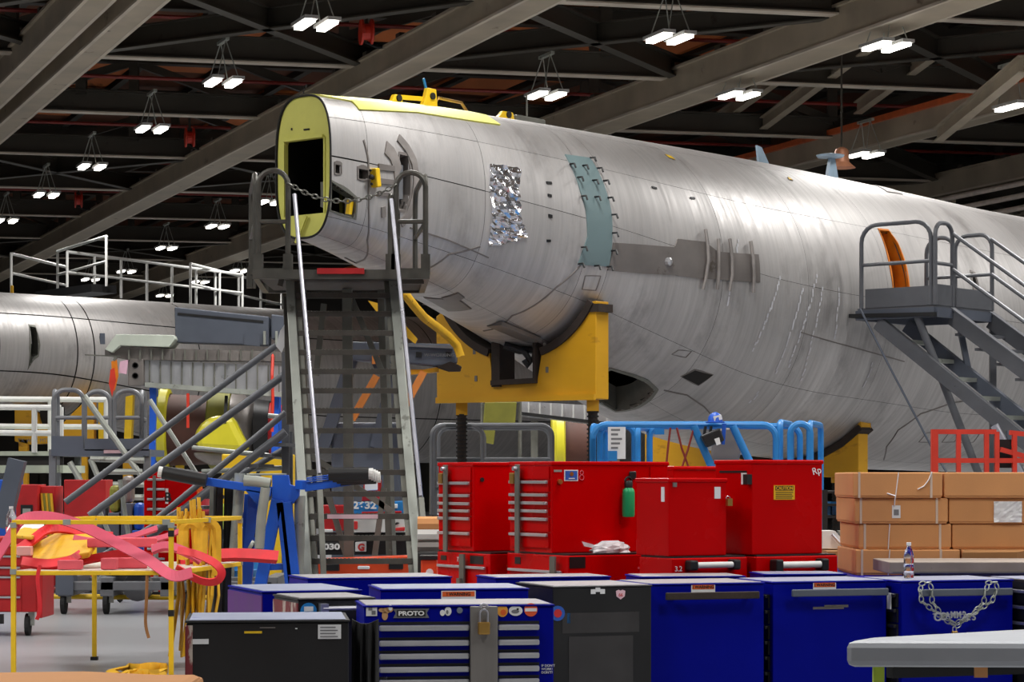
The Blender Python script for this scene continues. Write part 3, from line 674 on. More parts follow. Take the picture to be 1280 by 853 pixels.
# ================================================================ second fuselage, farther left
O2 = fx(-330, 50.2, 0)
f2 = Fus(O2, (.73, .683, 0), [(-1, 5.7, 3.6, .9, 2), (0, 5.72, 3.5, 1.0, 2), (3, 5.8, 3.25, 1.25, 2), (7, 5.8, 3.2, 1.3, 2), (10, 5.8, 2.6, 1.6, 2), (14, 5.8, 2.0, 1.88, 2), (40, 5.8, 1.9, 1.9, 2)], 34)
f2.index()
fu2 = thing('airliner_fuselage', 'second bare fuselage far left behind guard rails, with dark door slot', 'fuselage', (O2.x+6, O2.y+5, 0))
slot2 = f2.poly([(36, 408), (44, 410), (47, 420), (47, 443), (42, 448), (35, 460)])
d1, d2 = f2.st(97, 440)[0], f2.st(119, 440)[0]
SB2 = [0, f2.st(0, 440)[0], d1, d2, f2.st(250, 440)[0], 18, 24, 34]
for i in range(len(SB2)-1):
    for a, b in zip([-150, -80, -25, 35, 90, 150], [-80, -25, 35, 90, 150, 210]):
        hs = [slot2] if i == 1 and a < 40 and b > -30 else []
        skin(f2, SB2[i], SB2[i+1], a, b, .04 if hs else .3, 1.5 if hs else 4, hs, m_alu, fu2, gap=.03)
skin(f2, 0, 34, -150, 210, .1, 2, [slot2], m_dark, fu2, 'inner_lining', gap=0, off=-.05)
rim(f2, slot2, .05, .25, m_gsteel, fu2)
MB().bar(f2.P(*f2.st(124, 424), .02), f2.P(*f2.st(130, 424), .02), .02, .25).build('grey_patch', m_slate, fu2)
# ================================================================ tall rolling ladder in front of the open tail
Z = V((0, 0, 1)); X_ = V((1, 0, 0)); Y_ = V((0, 1, 0))
def line_at_y(a, b, py):                     # point of segment a-b seen at image row py
    lo, hi = -.2, 1.5
    for _ in range(40):
        t = (lo+hi)/2; q = a+(b-a)*t; y = HOR-(q.z-CZ)*F/q.y
        if y < py: lo = t
        else: hi = t
    return a+(b-a)*lo
def to_floor(a, b): return a+(b-a)*(a.z/(a.z-b.z))
Lt, Lb = at(363, 353, 24), at(385, 720, 22.5); Rt, Rb = at(492, 353, 24), at(524, 720, 22.5)
lb_, rb_ = to_floor(Lt, Lb), to_floor(Rt, Rb)
mid = (lb_+rb_)/2; mid.z = 0
m_cage = M('dark worn rail steel', (84, 82, 76), .4, .4, var=.2, scale=6)
lad = thing('rolling_ladder', 'tall grey metal rolling ladder with platform at the open fuselage end', 'ladder', mid)
for a, b in ((Lt, lb_), (Rt, rb_)):
    MB().bar(a, b, .085, .14, up=Y_).build('stringer', m_galv, lad, bevel=.006)
for a, b, s_ in ((Lt, lb_, 1), (Rt, rb_, -1)):
    o = X_*(.07*s_); MB().bar(a+o+Y_*.03, b+o+Y_*.03, .05, .1, up=Y_).build('stringer_channel', m_gsteel, lad)
for py in [370, 393, 417, 441, 465, 489, 514, 539, 564, 591, 618, 646, 673, 702, 733, 764]:
    a, b = line_at_y(Lt, lb_, py), line_at_y(Rt, rb_, py); b.z = a.z; e = (b-a).normalized()*.05
    st = MB().bar(a+e+Y_*.08, b-e+Y_*.08, .24, .022).bar(a+e-Y_*.035, b-e-Y_*.035, .02, .05).build('step', m_tread, lad)
    mb = MB(); n = 26
    for i in range(n):
        q = a+e+(b-a-e*2)*((i+.5)/n)-Y_*.03+Z*.016; mb.bx(q.x-.012, q.x+.012, q.y-.01, q.y+.02, q.z, q.z+.014)
    mb.build('step_teeth', m_gsteel, st, kind='stuff')
    if py == 646: MB().bx(a.x+.22, a.x+.70, a.y-.052, a.y-.047, a.z-.02, a.z+.02).build('step_label', M('pink label', (214, 178, 186), .6), st)
pz = 3.58
def pf(px, D): return fx(px, D, pz)
MB().bar(pf(316, 23.4), pf(537, 23.4), .06, .09).build('platform_beam', m_cage, lad)
MB().bar(pf(330, 25.2), pf(527, 25.2), .06, .09).build('platform_beam', m_cage, lad)
MB().bar(pf(533, 23.4), pf(527, 25.2), .06, .09).build('platform_beam', m_cage, lad)
MB().bar(pf(320, 23.4), pf(332, 25.2), .06, .09).build('platform_beam', m_cage, lad)
a, b = pf(320, 23.4), pf(532, 25.2)
MB().bx(a.x, b.x, 23.4, 25.2, pz-.02, pz+.03).build('platform_deck', m_tread, lad)
MB().bx(fx(396, 23.3).x, fx(455, 23.3).x, 23.33, 23.36, pz-.0, pz+.055).build('red_stripe', m_red2, lad)
a, b = pf(497, 23.4), pf(533, 23.4); MB().bx(a.x, b.x, 23.4, 23.43, pz+.03, pz+.06).build('toe_board', m_cage, lad)
a, b = pf(318, 23.4), pf(355, 23.4); MB().bx(a.x, b.x, 23.4, 23.43, pz+.03, pz+.06).build('toe_board', m_cage, lad)
for a, b, top, r in [(pf(314, 25.1), pf(319, 23.5), 4.58, .12), (pf(323, 23.45), pf(360, 23.45), 4.60, .16), (pf(495, 23.45), pf(532, 23.45), 4.58, .16), (pf(519, 25.1), pf(532, 23.5), 4.58, .2), (pf(488, 23.45), pf(497, 25.0), 4.36, .05)]:
    h = MB().path(hoop(a, b, top, r), .027, 8).build('cage_hoop', m_cage, lad, smooth=True)
    MB().tube(a+Z*.52, b+Z*.52, .022).build('cage_rail', m_cage, h)
    for q in (a, b): MB().bx(q.x-.045, q.x+.045, q.y-.045, q.y+.045, q.z, q.z+.2).build('rail_socket', m_cage, h)
for q in [(314, 332, 312, 360), (357, 332, 350, 358), (500, 352, 530, 352)]:
    MB().bar(at(q[0], q[1], 23.6), at(q[2], q[3], 23.6), .05, .05).build('gusset', m_cage, lad)
for p1, p2 in (((368, 243), (399, 592)), ((489, 249), (526, 620))):
    a = at(*p1, 23.35); b = at(*p2, 22.6)
    h = MB().path([a-Z*.02+Y_*.06, a, b, b+Y_*.12-Z*.05], .021, 8).build('hand_rail', m_chrome, lad, smooth=True)
    MB().bar(b-Z*.02, to_floor(Lt, Lb)+V((.1, .1, .55)) if p1[0] < 400 else to_floor(Rt, Rb)+V((.04, .1, .3)), .05, .05).build('rail_foot', m_gsteel, h)
MB().bar(at(434, 362, 24.9), fx(437, 24.9), .1, .1).build('rear_post', m_gsteel, lad)
for xa, xb in ((378, 372), (478, 492)):
    MB().bar(fx(xa, 25.1, pz), fx(xb, 25.3), .08, .08).build('rear_leg', m_gsteel, lad)
for a, b in [((405, 380), (395, 470)), ((440, 375), (480, 470)), ((405, 600), (440, 720)), ((480, 610), (465, 720)), ((375, 560), (490, 640))]:
    MB().bar(at(*a, 25), at(*b, 25), .05, .06).build('cross_tie', m_gsteel, lad)
MB().bar(at(358, 372, 24.2), at(362, 530, 23.9), .06, .06).build('side_post', m_tread, lad)
for q in (lb_, rb_, fx(372, 25.3), fx(492, 25.3)):
    MB().bx(q.x-.08, q.x+.08, q.y-.08, q.y+.08, 0, .06).build('foot_pad', m_rubber, lad)
MB().prism([at(356, 405, 24.1), at(358, 428, 24.1), at(352, 441, 24.1), at(345, 433, 24.1), at(350, 414, 24.1)], Y_*.004).build('paper_tag', m_paper, lad)
def chain(pts, r, link, mat, parent=None, name='chain', **k):
    """a real chain of oval links, every second one turned a quarter"""
    pts = [V(p) for p in pts]; seg = [(b-a).length for a, b in zip(pts, pts[1:])]; L_ = sum(seg); n = max(2, int(L_/(link*.74))); mb = MB()
    def ptat(d):
        for a, b, l in zip(pts, pts[1:], seg):
            if d <= l: return a+(b-a)*(d/max(l, 1e-6)), (b-a).normalized()
            d -= l
        return pts[-1], (pts[-1]-pts[-2]).normalized()
    for i in range(n):
        c, d = ptat((i+.5)/n*L_); x = d.cross(Z)
        if x.length < .1: x = d.cross(X_)
        x.normalize(); y = d.cross(x)
        if i % 2: x = y
        w_ = link*.3
        mb.path([c+d*(link/2*math.cos(t))+x*(w_*math.sin(t)) for t in [2*math.pi*q/10 for q in range(10)]], r, 5, closed=True)
    return mb.build(name, mat, parent, smooth=True, **k)
def sag(a, b, s, n=12): return [a+(b-a)*(i/n)-Z*(s*4*(i/n)*(1-i/n)) for i in range(n+1)]
chain(sag(at(360, 229, 23.4), at(495, 231, 23.4), .17), .007, .07, m_gsteel, lad, 'safety_chain')
# ================================================================ stair stand at the right hand fuselage door
PD = 29.85; K = at(1169, 384, PD); p1 = f1.p.copy(); zf = K.z
A0 = K-p1*1.13; B0 = K+U*1.45; C0 = A0+U*1.45
stn = thing('stair_stand', 'blue grey stair stand with guard hoops at the orange framed door', 'stairs', V((K.x, K.y, 0)))
MB().prism([A0-Z*.02, K-Z*.02, B0-Z*.02, C0-Z*.02], Z*.05).build('platform_deck', m_stair, stn)
for a, b in ((A0, K), (K, B0), (B0, C0), (C0, A0)):
    MB().bar(a-Z*.06, b-Z*.06, .06, .12).build('platform_beam', m_slate, stn)
fl = V((0, 0, .03))
for a, b, h in ((A0+p1*.12, K, .24), (K, K+U*.42, .26), (K+U*.5, B0, .24)):
    MB().bar(a+Z*h/2+fl, b+Z*h/2+fl, .02, h).build('toe_board', m_stair, stn)
MB().bar(A0-p1*.1-Z*.06, K+p1*.02-Z*.09, .10, .05).build('rubber_bumper', m_rubber, stn)
def rail_hoop(a, b, top, r, mids, parent, mat, rad=.028):
    h = MB().path(hoop(a, b, top, r), rad, 8).build('guard_hoop', mat, parent, smooth=True)
    for z in mids: MB().tube(V((a.x, a.y, z)), V((b.x, b.y, z)), rad*.85).build('guard_rail_bar', mat, h)
rail_hoop(A0+p1*.06+fl, K-p1*.06+fl, zf+1.08, .22, [zf+.58], stn, m_stair)
rail_hoop(K-U*.0+fl, K+U*.42+fl, zf+1.06, .16, [zf+.55], stn, m_stair)
rail_hoop(B0-U*.02+fl, B0-p1*.55+fl, zf+1.02, .18, [zf+.5], stn, m_stair)
rail_hoop(B0-p1*.55+fl, C0+p1*.15+fl, zf+1.02, .2, [zf+.5], stn, m_stair)
# flight of steps going down to the right
slope = V((p1.x, p1.y, -.70)); run = zf/.70
for o, nm in ((U*.42, 0), (U*1.41, 1)):
    a = K+o-Z*.10; b = a+slope*(run-.2)
    MB().bar(a, b, .07, .2).build('stringer', m_stair, stn)
    MB().bar(a+Z*.11, b+Z*.11, .11, .02).build('stringer_flange', m_stair, stn)
    for h in (.95, .5):
        q = a+Z*(h+.1); MB().tube(q, q+slope*(run-.9), .026).build('hand_rail', m_stair, stn, smooth=True)
    for i in range(1, 5):
        q = a+slope*(i*1.15); MB().tube(q, q+Z*1.05, .024).build('rail_post', m_stair, stn)
for i in range(15):
    q = K-Z*.24+slope*(.28*i+.12)
    if q.z < .1: break
    MB().bar(q+U*.45, q+U*1.38, .2, .035).build('step', m_stair, stn)
# support frame under the platform: two long diagonals with rungs, legs and braces
s2 = V((p1.x, p1.y, -.74)); 
for o in (U*.05, U*.75):
    a = A0+p1*.28+o-Z*.16; b = a+s2*3.6
    MB().bar(a, b, .09, .17).build('support_beam', m_slate if o.length > .3 else m_stair, stn)
for i in range(1, 11):
    q = A0+p1*.28-Z*.16+s2*(.33*i); MB().bar(q+U*.05, q+U*.75, 0.10, .05).build('rung', m_galv, stn)
for i in (4, 5):
    q = A0+p1*.28-Z*.18+s2*(.33*i+.6)+U*.02; MB().bx(q.x-.08, q.x+.08, q.y-.06, q.y+.06, q.z-.09, q.z+.05).build('clamp', m_slate, stn)
a = at(1147, 396, PD+.2); b = at(1226, 600, PD+.2); MB().tube(a, a+(b-a)*(a.z/(a.z-b.z)), .05, 10).build('support_leg', m_stair, stn, smooth=True)
a = at(1243, 532, PD-.8); b = at(1280, 598, PD-.8); MB().tube(a, a+(b-a)*(a.z/(a.z-b.z)), .05, 10).build('chrome_leg', m_chrome, stn, smooth=True)
a = at(1200, 410, PD+.6); b = at(1212, 470, PD+.6); MB().bar(a, b, .07, .07).build('brace', m_slate, stn)
a = B0-Z*.1; b = B0+slope*2.6; MB().bar(a-Z*.1, V((a.x, a.y, 0)), .08, .08).build('support_leg', m_stair, stn)
setp(MB().path([at(1075, 386, PD+.4), at(1110, 455, PD+.2), at(1165, 560, PD), at(1190, 602, PD-.2), V((at(1196, 650, PD-.3).x, PD-.3, .02))], .014, 6).build('tether_cord', m_slate), 'thin blue grey cord hanging from the stair stand down before the belly', 'cord')
# ================================================================ blue guard rails of a lift
bl = thing('lift_basket', 'bright blue tubular guard rails of a lift basket below the fuselage', 'lift', fx(880, 24.5))
D0 = 24.0; zt_ = at(0, 531, D0).z; zb_ = .9
def bp(px, D=D0, z=zb_): return fx(px, D, z)
def bh(xa, xb, top_y, D, Db=None, r=.1, rad=.033):
    a, b = bp(xa, D), bp(xb, Db or D)
    return MB().path(hoop(a, b, at(0, top_y, D).z, r), rad, 8).build('guard_hoop', m_sky, bl, smooth=True)
bh(741, 970, 531, D0, r=.14); bh(750, 793, 533, D0+.9); bh(797, 812, 534, D0+.5, D0+1.6); bh(975, 989, 528, D0+.2, D0+1.3, .08)
bh(988, 1013, 530, D0, r=.1); bh(1012, 1026, 529, D0, D0+1.2, .1); bh(741, 757, 533, D0, D0+1.4, .1); bh(812, 1000, 533, D0+1.3, r=.12)
for z in (1.35, .95):
    MB().tube(bp(741, z=z), bp(970, z=z), .028).build('guard_rail_bar', m_sky, bl)
for a, b in (((867, 533), (893, 592)), ((916, 533), (942, 588))):
    p = at(*a, D0-.1); q = at(*b, D0-.1); MB().tube(p, p+(q-p)*1.9, .04, 10).build('guard_brace', m_sky, bl, smooth=True)
a, b = bp(739, z=.62), bp(1028, D0+1.4, .9); MB().bx(a.x, b.x, D0-.08, D0+1.6, .55, .92).build('basket_floor', m_sky, bl, bevel=.02)
for px, D in ((770, D0+.3), (1000, D0+.3), (770, D0+1.3), (1000, D0+1.3)):
    c = fx(px, D); MB().lathe([(.2, -.07), (.22, -.05), (.22, .05), (.2, .07)], c+Z*.22, X_, 16).build('wheel', m_rubber, bl)
    MB().bx(c.x-.1, c.x+.1, c.y-.06, c.y+.06, .2, .6).build('axle_block', m_sky, bl)
a = at(760, 534, D0-.05); b = at(782, 574, D0-.05)
dp = MB().bx(a.x, b.x, a.y, a.y+.01, b.z, a.z).build('notice_sheet', m_paper, bl)
mb = MB()
for i in range(5): mb.bx(a.x+.03, a.x+.10+.02*(i % 3), a.y-.003, a.y, b.z+.1+.045*i, b.z+.12+.045*i)
mb.build('print', m_inkg, dp)
MB().bx(a.x, a.x+.09, a.y-.02, a.y-.005, b.z-.02, b.z+.08).build('blue_tab', m_sky, bl)
a = at(818, 536, D0+.2); MB().bx(a.x, a.x+.1, a.y, a.y+.04, a.z-.06, a.z).build('latch_box', m_sky, bl)
cb = thing('control_box', 'black lift control box hanging on the blue rail', 'control box', at(890, 562, D0-.22))
c = at(890, 550, D0-.2)
MB().prism([at(876, 545, D0-.3), at(900, 535, D0-.3), at(906, 551, D0-.3), at(884, 560, D0-.3)], Y_*.18).build('box_body', m_black, cb, bevel=.015)
MB().prism([at(893, 549, D0-.31), at(899, 547, D0-.31), at(901, 555, D0-.31), at(896, 557, D0-.31)], Y_*.02).build('white_decal', m_paper, cb)
MB().prism([at(903, 530, D0-.2), at(908, 530, D0-.2), at(906, 556, D0-.2), at(902, 556, D0-.2)], Y_*.05).build('blue_bracket', m_blue2, cb)
for x in (880, 887): MB().tube(at(x, 545, D0-.2), at(x+2, 533, D0-.2), .015).build('lever', m_black, cb)
c = at(894, 528, D0-.15)
hh = thing('hard_hat', 'shiny blue hard hat sitting on top of the blue rail', 'helmet', c)
MB().lathe([(.075, 0), (.07, .05), (.045, .085), (.01, .1)], c, n=16).build('shell', m_blue2, hh, smooth=True)
MB().lathe([(.095, -.008), (.095, .004), (.07, .01)], c, n=16).build('brim', m_blue2, hh, smooth=True)
MB().bar(c+V((-.02, -.07, .03)), c+V((.06, -.05, .05)), .012, .05).build('reflector', m_paper, hh)
setp(MB().prism([at(893, 537, D0+.4), at(924, 533, D0+.4), at(928, 560, D0+.4), at(920, 590, D0+.4), at(886, 590, D0+.4)], Y_*.06).build('grey_cover', m_gpanel, bevel=.02), 'limp grey cover hung over the blue rail behind the control box', 'cover')
for i, (pp, lb) in enumerate([([(838, 535), (835, 560), (832, 590)], 'dark red cable looping left of the blue lift brace'), ([(846, 535), (852, 560), (861, 585)], 'dark red cable running down towards the yellow cradle face'), ([(867, 536), (860, 562), (850, 592)], 'dark red cable hanging beside the leftmost slanted blue brace')]):
    setp(MB().path([at(x, y, D0-.12) for x, y in pp]+[V((at(pp[-1][0], 600, D0).x, D0-.12, .95))], .012, 6).build('cable', m_rust), lb, 'cable')
# ================================================================ red rails under the right hand stairs
rr = thing('red_barrier', 'red orange square tube barrier standing below the right hand stairs', 'barrier', fx(1220, 25.5))
D = 25.2
for xa, ya, xb, yb in [(1164, 540, 1245, 540), (1164, 576, 1300, 576), (1250, 562, 1300, 576), (1262, 541, 1300, 545)]:
    MB().bar(at(xa, ya, D), at(xb, yb, D), .05, .05).build('bar', m_redrail, rr)
for x, y in [(1168, 537), (1198, 540), (1233, 540), (1246, 540), (1268, 541), (1296, 545)]:
    MB().bar(at(x, y, D), fx(x, D), .07 if x == 1168 else .045, .064, up=Y_).build('post', m_redrail, rr)
MB().bx(fx(1250, D).x, fx(1272, D).x, D+.1, D+.3, 1.7, 2.0).build('black_box', m_black, rr)
# ================================================================ stored wing parts on a stand, left
wg = thing('wing_section', 'stored wing section with slate panel above a ribbed silver flap', 'aircraft wing part', fx(270, 46.3))
D = 46
def slab(pp, th, mat, name, parent, D=D, bevel=0, **k): return MB().prism([at(x, y, D) for x, y in pp], Y_*th).build(name, mat, parent, bevel=bevel, **k)
sp_ = slab([(218, 384), (336, 396), (336, 432), (219, 428)], .5, m_slate, 'slate_panel', wg, bevel=.02)
slab([(222, 391), (329, 401), (329, 404), (222, 394)], .02, m_black, 'slot', sp_, D-.02)
slab([(305, 418), (325, 419), (325, 433), (305, 431)], .02, m_slate, 'access_plate', sp_, D-.025)
slab([(339, 393), (372, 397), (372, 424), (339, 424)], .5, m_slate, 'slate_panel', wg, bevel=.02)
for x in (329, 344): slab([(x, 414), (x+3, 414), (x+3, 431), (x, 431)], .1, m_galv, 'hinge', wg, D-.1)
slab([(131, 437), (145, 418), (217, 419), (219, 424), (211, 434), (150, 432), (140, 441)], .8, M('pale green fairing', (196, 204, 190), .45, var=.06), 'fairing', wg, D-.4, bevel=.012)
slab([(131, 437), (150, 433), (215, 436), (360, 440), (362, 452), (160, 450), (131, 444)], .5, m_gpanel, 'spar', wg, D-.2)
mb = MB()
for i in range(14):
    x = 160+14*i; slab([(x, 437), (x+2, 437), (x+2, 450), (x, 450)], .06, m_gsteel, 'spar_web', wg, D-.3)
fl_ = slab([(181, 450), (360, 458), (360, 495), (181, 480)], .25, m_alu2, 'flap_skin', wg, D-.1)
for i in range(13):
    x = 186+13.5*i; slab([(x, 451+.04*(x-181)), (x+1.4, 451+.04*(x-181)), (x+1.4, 479+.083*(x-181)), (x, 479+.083*(x-181))], .05, m_gsteel, 'rib', fl_, D-.14)
slab([(181, 478), (360, 491), (360, 497), (181, 484)], .4, m_galv, 'trailing_edge', wg, D-.3)
ep = slab([(160, 448), (179, 449), (180, 482), (160, 483)], .3, m_gpanel, 'end_plate', wg, D-.25, bevel=.02)
for y in (457, 470): 
    c = at(169, y, D-.26); MB().lathe([(.06, 0), (.06, .02), (.045, .02), (.045, .0)], c+Y_*.01, -Y_, 12).build('lightening_hole', m_dark, ep)
slab([(106, 443), (150, 445), (150, 446.5), (106, 444.5)], .05, m_gsteel, 'rod', wg, D-.3)
for x in (192, 345):
    MB().bar(at(x, 480, D), fx(x-4, D), .12, .12).build('stand_leg', m_blue2, wg); MB().bar(at(x, 485, D+.5), fx(x+9, D+.6), .12, .12).build('stand_leg', m_blue2, wg)
setp(slab([(150, 452), (160, 450), (158, 468), (148, 466)], .05, M('pink tape', (220, 176, 196), .6), 'pink_patch', None, D-.3), 'small pink tape patch stuck beside the end plate', 'tape')
og = thing('caution_streamer', 'orange and red streamer hanging at the end of the wing section', 'streamer', at(142, 496, D-.3))
for pp, mt in [([(139, 452), (146, 450), (148, 470), (143, 490), (140, 478)], m_orange_in), ([(138, 462), (143, 460), (145, 476), (140, 496), (136, 480)], m_redrail), ([(144, 445), (147, 448), (143, 452), (141, 450)], m_gsteel)]:
    slab(pp, .03, mt, 'streamer_strip', og, D-.33-.03*random.random())
setp(MB().path([at(341, 444, 45.85), at(341, 446, 45.6), at(340, 470, 45.5), at(341, 498, 45.5), at(340, 540, 45.5)], .03, 6).build('red_line', m_redrail), 'thin red hose hanging in front of silver flap near the ladder', 'hose')
# ---- engines with opened cowls
def engine(label, xs, yc, R, D, parts):
    c = at(xs, yc, D); t = thing('engine_nacelle', label, 'engine', V((c.x, c.y, 0)), 0, 'engines')
    s = D/F
    for nm, mt, prof in parts:
        MB().lathe([(r*R, (x-xs)*s) for x, r in prof], c, X_, 28, cap=True).build(nm, mt, t, smooth=True)
    return t, c
e1, c = engine('engine with yellow-green intake ring and shiny opened cowl under the ribbed flap', 265, 538, .82, 47, [
  ('intake_lip', m_green_y, [(196, .78), (198, .95), (203, 1.02), (212, 1.0), (214, .9), (206, .8), (196, .78)]),
  ('inner_barrel', m_brownin, [(213, .86), (240, .84), (270, .8)]),
  ('fan_case', m_olive, [(262, .88), (264, .93), (290, .94), (291, .86)]),
  ('cone', m_gpanel, [(291, .9), (305, .86), (318, .62), (323, .3), (324, .02)]),
  ('core_cowl', m_black, [(318, .5), (320, .75), (338, .7), (340, .4)]),
  ('exhaust_cover', m_red2, [(336, .6), (338, .66), (354, .6), (356, .1)])])
cw = slab([(262, 520), (290, 519), (300, 540), (312, 563), (300, 566), (247, 563), (240, 545), (250, 530)], .5, m_green_y, 'opened_cowl', e1, 45.6, bevel=.2)
slab([(240, 565), (312, 566), (308, 580), (262, 582), (244, 573)], .5, m_gpanel, 'lower_cowl', e1, 45.8, bevel=.1)
MB().bar(at(283, 496, 46), at(281, 530, 45.6), .06, .06).build('cowl_prop', m_black, e1)
for x in (235,): setp(MB().bar(at(x, 492, 45.5), at(x, 535, 45.5), .05, .05).build('red_strut', m_redrail, e1))
for x in (225, 320): MB().bar(V((at(x, 560, 47).x, 47, at(x, 565, 47).z)), fx(x, 47), .15, .15).build('engine_stand', m_yel2, e1)
e2, c = engine('engine with dark brown barrel between cradle and blue rails', 715, 560, .8, 44, [
  ('intake_lip', m_green_y, [(688, .78), (690, .95), (695, 1.02), (704, 1.0), (706, .88), (698, .8), (688, .78)]), ('inner_barrel', m_brownin, [(704, .86), (760, .84), (770, .7)])])
MB().bar(V((c.x, c.y, c.z-.6)), V((c.x, c.y, 0)), .2, .2).build('engine_stand', m_yel2, e2)
fl2 = thing('ribbed_flap', 'silver ribbed flap on its trestle seen under the nearer cradle', 'aircraft wing part', fx(700, 41.5))
a = slab([(652, 502), (760, 508), (800, 532), (800, 538), (650, 520)], .2, m_alu2, 'flap_skin', fl2, 41.5)
for i in range(9):
    x = 660+14*i; slab([(x, 503+.05*(x-652)+max(0, x-760)*.4), (x+1.5, 503+.05*(x-652)+max(0, x-760)*.4), (x+1.5, 520+.11*(x-652)), (x, 520+.11*(x-652))], .05, m_white, 'rib', a, 41.46)
slab([(652, 515), (760, 528), (760, 532), (652, 519)], .3, m_black, 'edge_seal', fl2, 41.3)
for x in (668, 770): MB().bar(at(x, 526, 41.6), fx(x, 41.6), .12, .12).build('trestle_leg', m_gsteel, fl2)
ol = thing('olive_sheet', 'olive green protective sheet hanging beneath the nearer cradle', 'sheet', fx(622, 40))
slab([(606, 503), (646, 503), (644, 529), (604, 529)], .04, m_olive, 'upper_sheet', ol, 40, bevel=.01); slab([(604, 530), (620, 530), (617, 556), (601, 553)], .04, m_olive, 'lower_sheet', ol, 39.9, bevel=.01)
MB().tube(at(603, 502, 40.1), at(650, 502, 40.1), .04).build('hanging_bar', m_gsteel, ol)
for x in (603, 650): MB().tube(at(x, 502, 40.1), fx(x, 40.1), .03).build('stand_pole', m_gsteel, ol)
# ---- low grey guard-railed stand behind the red chests
def rail_stand(label, x0, x1, ytop, D, depth, mat, zdeck, name='work_stand', hoops=((0, 1),), cat='work stand', group=None, mids=(.5,), rad=.03, extra=None):
    t = thing(name, label, cat, fx((x0+x1)/2, D+depth/2), 0, group); zt2 = at(0, ytop, D).z
    a, b = fx(x0, D, zdeck), fx(x1, D, zdeck)
    MB().bx(a.x, b.x, D, D+depth, zdeck-.15, zdeck).build('deck', mat, t)
    for h0, h1 in hoops:
        for dd in (0, depth):
            p = a+(b-a)*h0+Y_*dd; q = a+(b-a)*h1+Y_*dd
            h = MB().path(hoop(p, q, zt2, .15), rad, 8).build('guard_hoop', mat, t, smooth=True)
            for m_ in mids: MB().tube(p+Z*(zt2-zdeck)*m_, q+Z*(zt2-zdeck)*m_, rad*.8).build('guard_rail_bar', mat, h)
    for x in (a.x+.05, b.x-.05):
        for y in (D+.05, D+depth-.05): MB().bar(V((x, y, zdeck-.1)), V((x, y, 0)), .07, .07).build('leg', mat, t)
    return t
rail_stand('grey hooped work stand behind the red chests below the yellow cradle', 540, 690, 532, 32, 1.6, m_grey, 1.1, hoops=((0, .42), (.02, 1)), mids=(.62, .3), rad=.034)
for i, (a, b) in enumerate([((600, 535), (575, 600)), ((520, 525), (560, 590)), ((545, 520), (530, 590))]):
    pass
# boom arm passing behind the tall ladder
bm = thing('boom_arm', 'dark grey lift boom arm reaching behind the ladder towards the yellow cradle', 'lift', fx(420, 27.9))
D = 27.2
slab([(430, 427), (565, 430), (571, 436), (571, 454), (560, 459), (505, 455), (430, 450)], .3, m_slate, 'boom_box', bm, D, bevel=.02)
slab([(500, 430), (566, 433), (566, 436), (500, 433)], .04, m_grey, 'boom_rail', bm, D-.05)
for x in (520, 557): slab([(x, 440), (x+7, 440.5), (x+7, 447), (x, 446.5)], .03, m_black, 'boom_slot', bm, D-.02)
text('W-WORKING', at(530, 446, D-.02), X_, Z, .055, m_inkg, bm)
slab([(563, 452), (577, 458), (575, 464), (560, 464), (545, 459)], .2, m_brownpad, 'boom_shoe', bm, D-.05, bevel=.01)
slab([(498, 462), (530, 462), (548, 459), (548, 465), (498, 470)], .2, m_yellow, 'boom_pad', bm, D+.05)
for a, b in (((440, 450), (404, 560)), ((492, 470), (470, 560)), ((462, 430), (476, 460))):
    MB().bar(at(*a, D+.2), at(*b, D+.2), .14, .14).build('boom_link', m_slate, bm)
for a, b in (((471, 470), (440, 525)), ((530, 465), (500, 520))):
    l_ = MB().bar(at(*a, D), at(*b, D), .11, .08).build('orange_link', M('link orange', (214, 130, 60), .5) if 'link orange' not in MATS else MATS['link orange'], bm)
slab([(465, 445), (480, 445), (480, 455), (465, 455)], .1, MATS['link orange'], 'boom_pivot', bm, D-.1)
a = at(415, 545, D+.3); MB().bx(a.x, at(500, 545, D).x, D+.2, D+1.2, .5, a.z+.15).build('boom_base', m_slate, bm, bevel=.03)
for x in (425, 490):
    c = fx(x, D+.3, .3); MB().lathe([(.24, -.1), (.3, -.06), (.3, .06), (.24, .1)], c, X_, 18).build('wheel', m_rubber, bm)
# yellow strap tube draped from the tail to the cradle
setp(MB().path([at(498, 362, 25.6), at(505, 366, 25.6), at(518, 383, 25.8), at(530, 397, 26.1), at(546, 409, 26.6), at(561, 421, 27.0), at(571, 432, 27.08), at(576, 446, 27.06)], [.03, .06, .075, .07, .06, .065, .05, .02], 10, flat=.05).build('yellow_sleeve', m_ystrap, smooth=True), 'long yellow fabric sleeve sagging from the ladder platform to the cradle', 'sleeve')
setp(MB().prism([at(460, 376, 25.9), at(476, 380, 25.9), at(478, 392, 25.9), at(470, 389, 25.9)], Y_*.03).build('yellow_flap', m_ystrap), 'small yellow fabric flap seen between upper ladder steps', 'cloth')
setp(MB().prism([at(496, 398, 25.9), at(503, 402, 25.9), at(522, 424, 25.9), at(519, 430, 25.9), at(498, 414, 25.9)], Y_*.03).build('yellow_flap', m_ystrap), 'yellow fabric flap right of the ladder above the boom arm', 'cloth')
